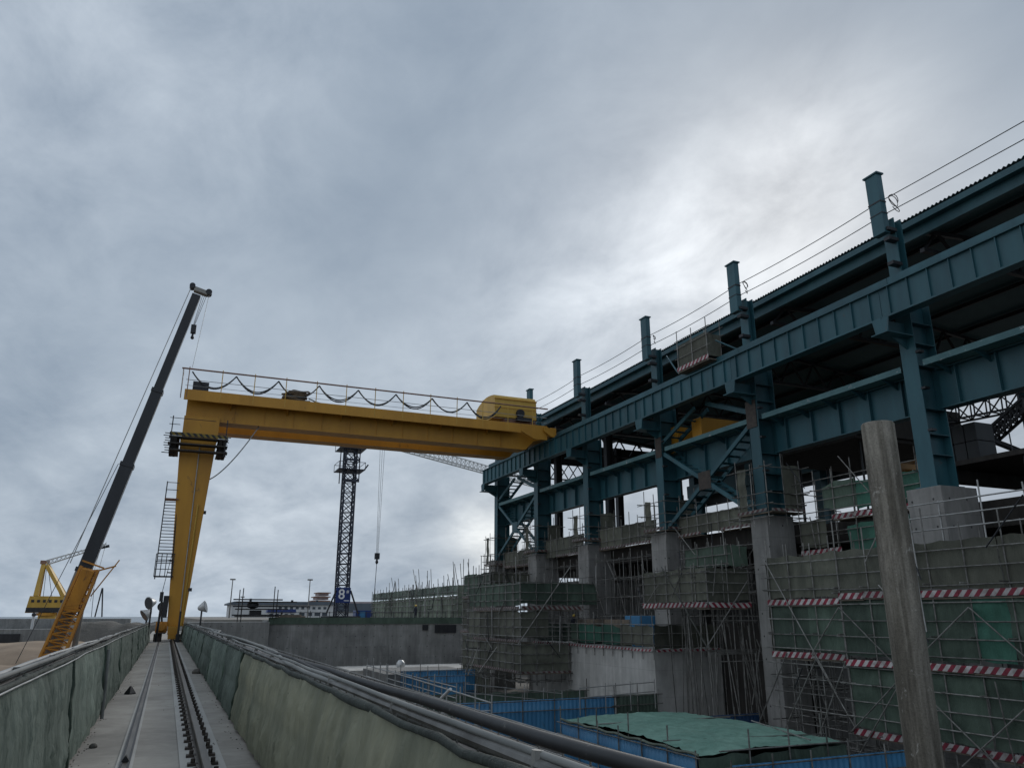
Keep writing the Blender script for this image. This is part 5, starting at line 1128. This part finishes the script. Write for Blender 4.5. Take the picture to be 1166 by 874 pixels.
for o in (-.35, .0, .35): t.tube('hoist_rope', tp + Vector((o, 0, 0)), (tp.x + o * .35, tp.y, 10.6), .03, 'tube_light')
t.part('hook_block', MB().box(tp.x - .35, tp.x + .35, tp.y - .25, tp.y + .25, 9.7, 10.6).lathe((tp.x, tp.y, 9.0), [(.1, 0), (.25, .25), (.12, .7)], 10), 'dark_steel', bevel=.06); t.tube('load_rope', (tp.x, tp.y, 9.1), (tp.x - .15, tp.y, 4.0), .045, 'dark_steel')
sg = t.part('number_sign', MB().box(cx - 1.05, cx + 1.0, cy - 1.10, cy - 1.04, 3.35, 5.4), 'sign_blue', bevel=.02)
def text(body, size, loc, parent, base, mat='lettering', name='lettering', ext=.012):
    cu = bpy.data.curves.new(name, 'FONT'); cu.body = body; cu.size = size; cu.extrude = ext; cu.align_x = 'CENTER'; cu.align_y = 'CENTER'; cu.offset = .012 * size
    c_ = bpy.data.objects.new(name, cu); COL.objects.link(c_); cu.materials.append(M[mat])
    me = bpy.data.meshes.new_from_object(c_.evaluated_get(bpy.context.evaluated_depsgraph_get())); bpy.data.objects.remove(c_)
    o = bpy.data.objects.new(name, me); COL.objects.link(o); o.parent = parent; o.location = Vector(loc) - Vector(base); o.rotation_euler = (R(90), 0, 0)
text('8', 1.85, (cx - .25, cy - 1.118, 4.45), sg, t.base); text('#', .62, (cx + .58, cy - 1.118, 4.85), sg, t.base)
t.part('sign_line', MB().box(cx + .1, cx + .8, cy - 1.115, cy - 1.103, 3.6, 3.7), 'lettering', parent=sg)
t.done()
# warehouse row far behind
t = Thing('warehouse', 'long low white warehouse with a row of small dark windows and grey roof', 'warehouse', (33, 265, 1.2))
t.part('wall', MB().box(18.5, 49.8, 262, 285, 1.2, 5.0), 'white'); t.part('roof', MB().prism([(17.6, 5.0), (50.4, 5.0), (50.4, 5.55), (49, 6.0), (19, 6.0), (17.6, 5.5)], 'y', 261.3, 286), 'roof_grey')
for k in range(9): t.part('window', MB().box(32.5 + 1.75 * k, 33.4 + 1.75 * k, 261.9, 261.99, 3.7, 4.4), 'glass')
for k in range(4): t.part('window', MB().box(39 + 2.4 * k, 40.6 + 2.4 * k, 261.9, 261.99, 1.7, 2.7), 'glass')
for x in (24, 37, 45): t.part('vent', MB().box(x, x + .7, 268, 268.7, 5.6, 7.0 if x < 30 else 6.6), 'dark_steel')
t.done()
for (x0, x1, lb_) in ((25.2, 28.8, 'blue roofed site cabin in front of the white warehouse, nearer its dark windowed end'), (29.2, 32.6, 'second blue roofed site cabin beside the gap with the pale door')):
    t = Thing('site_cabin', lb_, 'cabin', ((x0 + x1) / 2, 226, 1.2), 'blue site cabins'); t.part('wall', MB().box(x0, x1, 226, 229, 1.2, 2.5), 'white'); t.part('roof', MB().prism([(x0 - .2, 2.5), (x1 + .2, 2.5), (x1, 3.4), (x0, 3.4)], 'y', 225.7, 229.3), 'sign_blue')
    for k in range(2): t.part('window', MB().box(x0 + .5 + 1.6 * k, x0 + 1.4 + 1.6 * k, 225.93, 225.99, 1.5, 2.2), 'glass')
    t.done()
t = Thing('warehouse', 'pale warehouse with blue grey roof right of the tower crane foot', 'warehouse', (62, 300, 1.2)); t.part('wall', MB().box(54, 84, 300, 322, 1.2, 5.6), 'white'); t.part('roof', MB().box(53.5, 84.5, 299.4, 323, 3.2, 6.2), 'roof_grey'); t.part('roof', MB().box(54, 84, 305, 320, 6.2, 6.9), 'pink'); t.done()
t = Thing('tiered_pavilion', 'small pinkish tiered roof rising beside the tower crane sign', 'pavilion', (45, 290, 1.2))
for k in range(3): t.part('tier', MB().box(48.0 + k * .7, 53.0, 290, 297, 1.2 + (4.4 if k == 0 else 5.6 + k * 1.4 - 1), 6.6 + k * 1.4), 'pink'); t.part('tier_roof', MB().box(47.2 + k * .9, 53.6, 289, 298, 6.62 + k * 1.4, 6.95 + k * 1.4), 'rust')
t.done()
t = Thing('street_crate', 'blue container by the near end of the long pale netted scaffold', 'container', (35.5, 140, 1.2)); t.part('body', MB().box(31.5, 35.8, 144.5, 147, 1.2, 2.6), 'sign_blue', bevel=.04); t.part('door', MB().box(32.2, 33.2, 144.42, 144.49, 1.25, 2.4), 'blue'); t.done()
def lamp_post(x, y, h, label):
    t = Thing('lamp_post', label, 'lamp post', (x, y, 1.2), 'tall lamp posts on the skyline'); t.part('mast', MB().tube((x, y, 1.2), (x, y, h), .14, 8, .09), 'tube'); t.part('lamp_head', MB().box(x - .55, x + .55, y - .2, y + .2, h, h + .28).box(x - .2, x + .2, y - .5, y + .5, h + .05, h + .2), 'tube'); t.done()
lamp_post(12.3, 180, 9.0, 'tall thin lamp post on the skyline nearer the gantry leg'); lamp_post(28.6, 180, 9.2, 'tall thin lamp post rising over the white warehouse roof')
lamp_post(19.5, 240, 6.7, 'short lamp post at the gable of the white warehouse')
# scaffold bench with gear on the pit end wall
t = Thing('scaffold_bench', 'dark tube and plank bench with stored gear on the pit end wall', 'scaffold', (8, 91, 1.0))
for x in (7.0, 7.35, 10.6, 10.95): t.tube('upright', (x, 90, .9), (x, 90, 4.5 + rnd(-.2, .2)), .05, 'dark_steel')
for z in (1.7, 2.6, 3.3): t.tube('ledger', (6.4, 89.9, z), (14.5 if z > 2 and z < 3 else 11.5, 89.9, z), .07, 'dark_steel')
for k in range(3): t.part('shelf_board', MB().box(6.7, 11.2 + k * .9, 89.6, 90.6, 1.5 + .75 * k, 1.62 + .75 * k), 'formwork')
t.done()
single(MB().lathe((8.5, 90.5, 2.37), [(.2, 0), (.6, .15), (.65, .5), (.3, .75)], 14), 'gear_bag', 'clad', 'rounded grey bag on the upper shelf of the plank bench', 'bag', smooth=True)
single(MB().box(8.2, 9.4, 90, 91, 1.63, 2.2), 'gear_box', 'dark_steel', 'dark box on the lower shelf of the plank bench', 'box', bevel=.03)
single(MB().box(11.4, 14.4, 92, 94, 1.15, 1.6).box(11.8, 14, 92.2, 93.8, 1.6, 1.75), 'gear_pile', 'plank', 'low heap of formwork boards beyond the plank bench', 'formwork', bevel=.03)
t = Thing('wall_handrail', 'thin handrail with dark posts along the top of the pit end wall', 'handrail', (24, 95, 1.15))
for k in range(22): t.tube('post', (11 + k * 1.1, 95, 1.1), (11 + k * 1.1, 95, 2.1 + (rnd(0, .9) if k % 4 == 0 else 0)), .04, 'dark_steel')
t.tube('rail', (10.6, 95, 2.0), (34, 95, 2.0), .03, 'dark_steel'); t.done()
for i, (x, lb_) in enumerate(((37.2, 'dark oil drum by the tower crane foot'), )):
    pass

# ------------------------------------------------------------------ sky, sun, camera
SUN_EL, SUN_AZ = 47.0, YAW + math.atan((930 - 583) / 960)
sd_ = ray(905, 215).normalized(); gl = ray(556, 612).normalized()
w = bpy.data.worlds.new('World'); scene.world = w; w.use_nodes = True
nt = w.node_tree; nt.nodes.clear(); out = nd(nt, 'ShaderNodeOutputWorld')
sky = nd(nt, 'ShaderNodeTexSky', sky_type='NISHITA'); sky.sun_disc = False
sun_el = math.asin(sd_.z); sun_az = math.atan2(sd_.x, sd_.y)
sky.sun_elevation = sun_el; sky.sun_rotation = sun_az; sky.dust_density = 4; sky.air_density = 1.5
bg1 = nd(nt, 'ShaderNodeBackground'); bg1.inputs[1].default_value = .05; nt.links.new(sky.outputs[0], bg1.inputs[0])
tc = nd(nt, 'ShaderNodeTexCoord'); vec = tc.outputs['Generated']
sx = nd(nt, 'ShaderNodeSeparateXYZ'); nt.links.new(vec, sx.inputs[0])
den = mathn(nt, 'ADD', mathn(nt, 'MAXIMUM', sx.outputs[2], 0.0), .30)
cb_ = nd(nt, 'ShaderNodeCombineXYZ'); nt.links.new(mathn(nt, 'DIVIDE', sx.outputs[0], den), cb_.inputs[0]); nt.links.new(mathn(nt, 'DIVIDE', sx.outputs[1], den), cb_.inputs[1]); cb_.inputs[2].default_value = 5.3
mp = nd(nt, 'ShaderNodeMapping'); nt.links.new(cb_.outputs[0], mp.inputs['Vector']); mp.inputs['Rotation'].default_value = (0, 0, R(38)); mp.inputs['Scale'].default_value = (1.25, .95, 1)
big = noise_n(nt, mp.outputs[0], 1.0, 5, .5, .25); fine = noise_n(nt, mp.outputs[0], 4.2, 12, .60, .25)
cl = mathn(nt, 'ADD', mathn(nt, 'MULTIPLY', big, .58), mathn(nt, 'MULTIPLY', fine, .42))
col = ramp(nt, cl, .36, (.178, .230, .300), .64, (.365, .422, .488))
def glow(dirv, p, amt):
    dp = nd(nt, 'ShaderNodeVectorMath', operation='DOT_PRODUCT'); nv = nd(nt, 'ShaderNodeVectorMath', operation='NORMALIZE'); nt.links.new(vec, nv.inputs[0]); nt.links.new(nv.outputs[0], dp.inputs[0]); dp.inputs[1].default_value = dirv
    return mathn(nt, 'MULTIPLY', mathn(nt, 'POWER', mathn(nt, 'MAXIMUM', dp.outputs['Value'], 0.0), p), amt)
g1 = mathn(nt, 'MULTIPLY', glow(sd_, 6, .05), mathn(nt, 'ADD', mathn(nt, 'MULTIPLY', cl, 1.6), .2))
g1b = mathn(nt, 'MULTIPLY', glow(sd_, 60, .03), mathn(nt, 'ADD', mathn(nt, 'MULTIPLY', fine, 3.4), -.9))
g2 = glow(gl, 900, .55)
hz = mathn(nt, 'POWER', mathn(nt, 'SUBTRACT', 1.0, mathn(nt, 'MINIMUM', mathn(nt, 'MAXIMUM', sx.outputs[2], 0.0), 1.0)), 14)
def addc(c, f, rgb):
    m = nd(nt, 'ShaderNodeMixRGB', blend_type='ADD'); m.inputs[0].default_value = 1; s = nd(nt, 'ShaderNodeMixRGB', blend_type='MULTIPLY'); s.inputs[0].default_value = 1; s.inputs[1].default_value = (*rgb, 1)
    k = nd(nt, 'ShaderNodeCombineXYZ'); [nt.links.new(f, k.inputs[i]) for i in range(3)]; nt.links.new(k.outputs[0], s.inputs[2]); nt.links.new(c, m.inputs[1]); nt.links.new(s.outputs[0], m.inputs[2]); return m.outputs[0]
col = addc(col, g1, (.95, .97, 1.0)); col = addc(col, mathn(nt, 'MAXIMUM', g1b, 0.0), (1, .99, .97)); col = addc(col, mathn(nt, 'MULTIPLY', g2, mathn(nt, 'ADD', fine, .1)), (1, .93, .78)); col = addc(col, mathn(nt, 'MULTIPLY', hz, .07), (.9, .98, 1.0))
for (lx_, ly_, pw, am) in ((120, 110, 14, .075), (470, 265, 26, -.085), (100, 350, 40, -.06), (700, 350, 40, .06), (640, 60, 30, -.02), (1000, 90, 22, -.03), (200, 640, 60, .04), (330, 560, 200, .035), (560, 470, 90, .03), (775, 288, 220, .085), (905, 195, 300, .085), (980, 140, 260, .06), (850, 235, 60, .055), (680, 330, 120, .05), (860, 130, 120, -.04), (1100, 60, 40, -.05)):
    g_ = glow(ray(lx_, ly_).normalized(), pw, am)
    col = addc(col, mathn(nt, 'MULTIPLY', g_, mathn(nt, 'MAXIMUM', mathn(nt, 'SUBTRACT', mathn(nt, 'MULTIPLY', fine, 3.6), .8), .25)), (1, 1, 1))
col = addc(col, glow(Vector((-.85, -.15, .5)).normalized(), 2.4, .22), (1, 1, 1))  # unseen bright sky lobe added behind the camera to fill left-facing sides
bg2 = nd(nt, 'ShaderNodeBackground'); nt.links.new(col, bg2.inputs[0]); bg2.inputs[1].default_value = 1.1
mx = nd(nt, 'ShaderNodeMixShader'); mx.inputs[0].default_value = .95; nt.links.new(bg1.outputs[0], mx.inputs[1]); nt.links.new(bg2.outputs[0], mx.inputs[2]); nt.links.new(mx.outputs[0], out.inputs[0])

L_ = bpy.data.lights.new('sun', 'SUN'); L_.energy = 1.3; L_.angle = R(28); L_.color = (1, .965, .92)
so = bpy.data.objects.new('sun', L_); COL.objects.link(so); so.rotation_mode = 'QUATERNION'; so.rotation_quaternion = sd_.to_track_quat('Z', 'Y'); so.location = (0, 0, 80)

cam = bpy.data.cameras.new('camera'); cam.lens = 36 * F / 1166; cam.sensor_width = 36; cam.clip_start = .05; cam.clip_end = 12000
co = bpy.data.objects.new('camera', cam); COL.objects.link(co); co.location = (0, 0, EYE)
co.matrix_world = Matrix(((_r.x, _u.x, -_f.x, 0), (_r.y, _u.y, -_f.y, 0), (_r.z, _u.z, -_f.z, EYE), (0, 0, 0, 1)))
scene.camera = co
scene.view_settings.view_transform = 'Standard'; scene.view_settings.look = 'None'; scene.view_settings.exposure = .28; scene.view_settings.gamma = 1
scene.cycles.max_bounces = 5; scene.cycles.diffuse_bounces = 3; scene.cycles.use_denoising = True
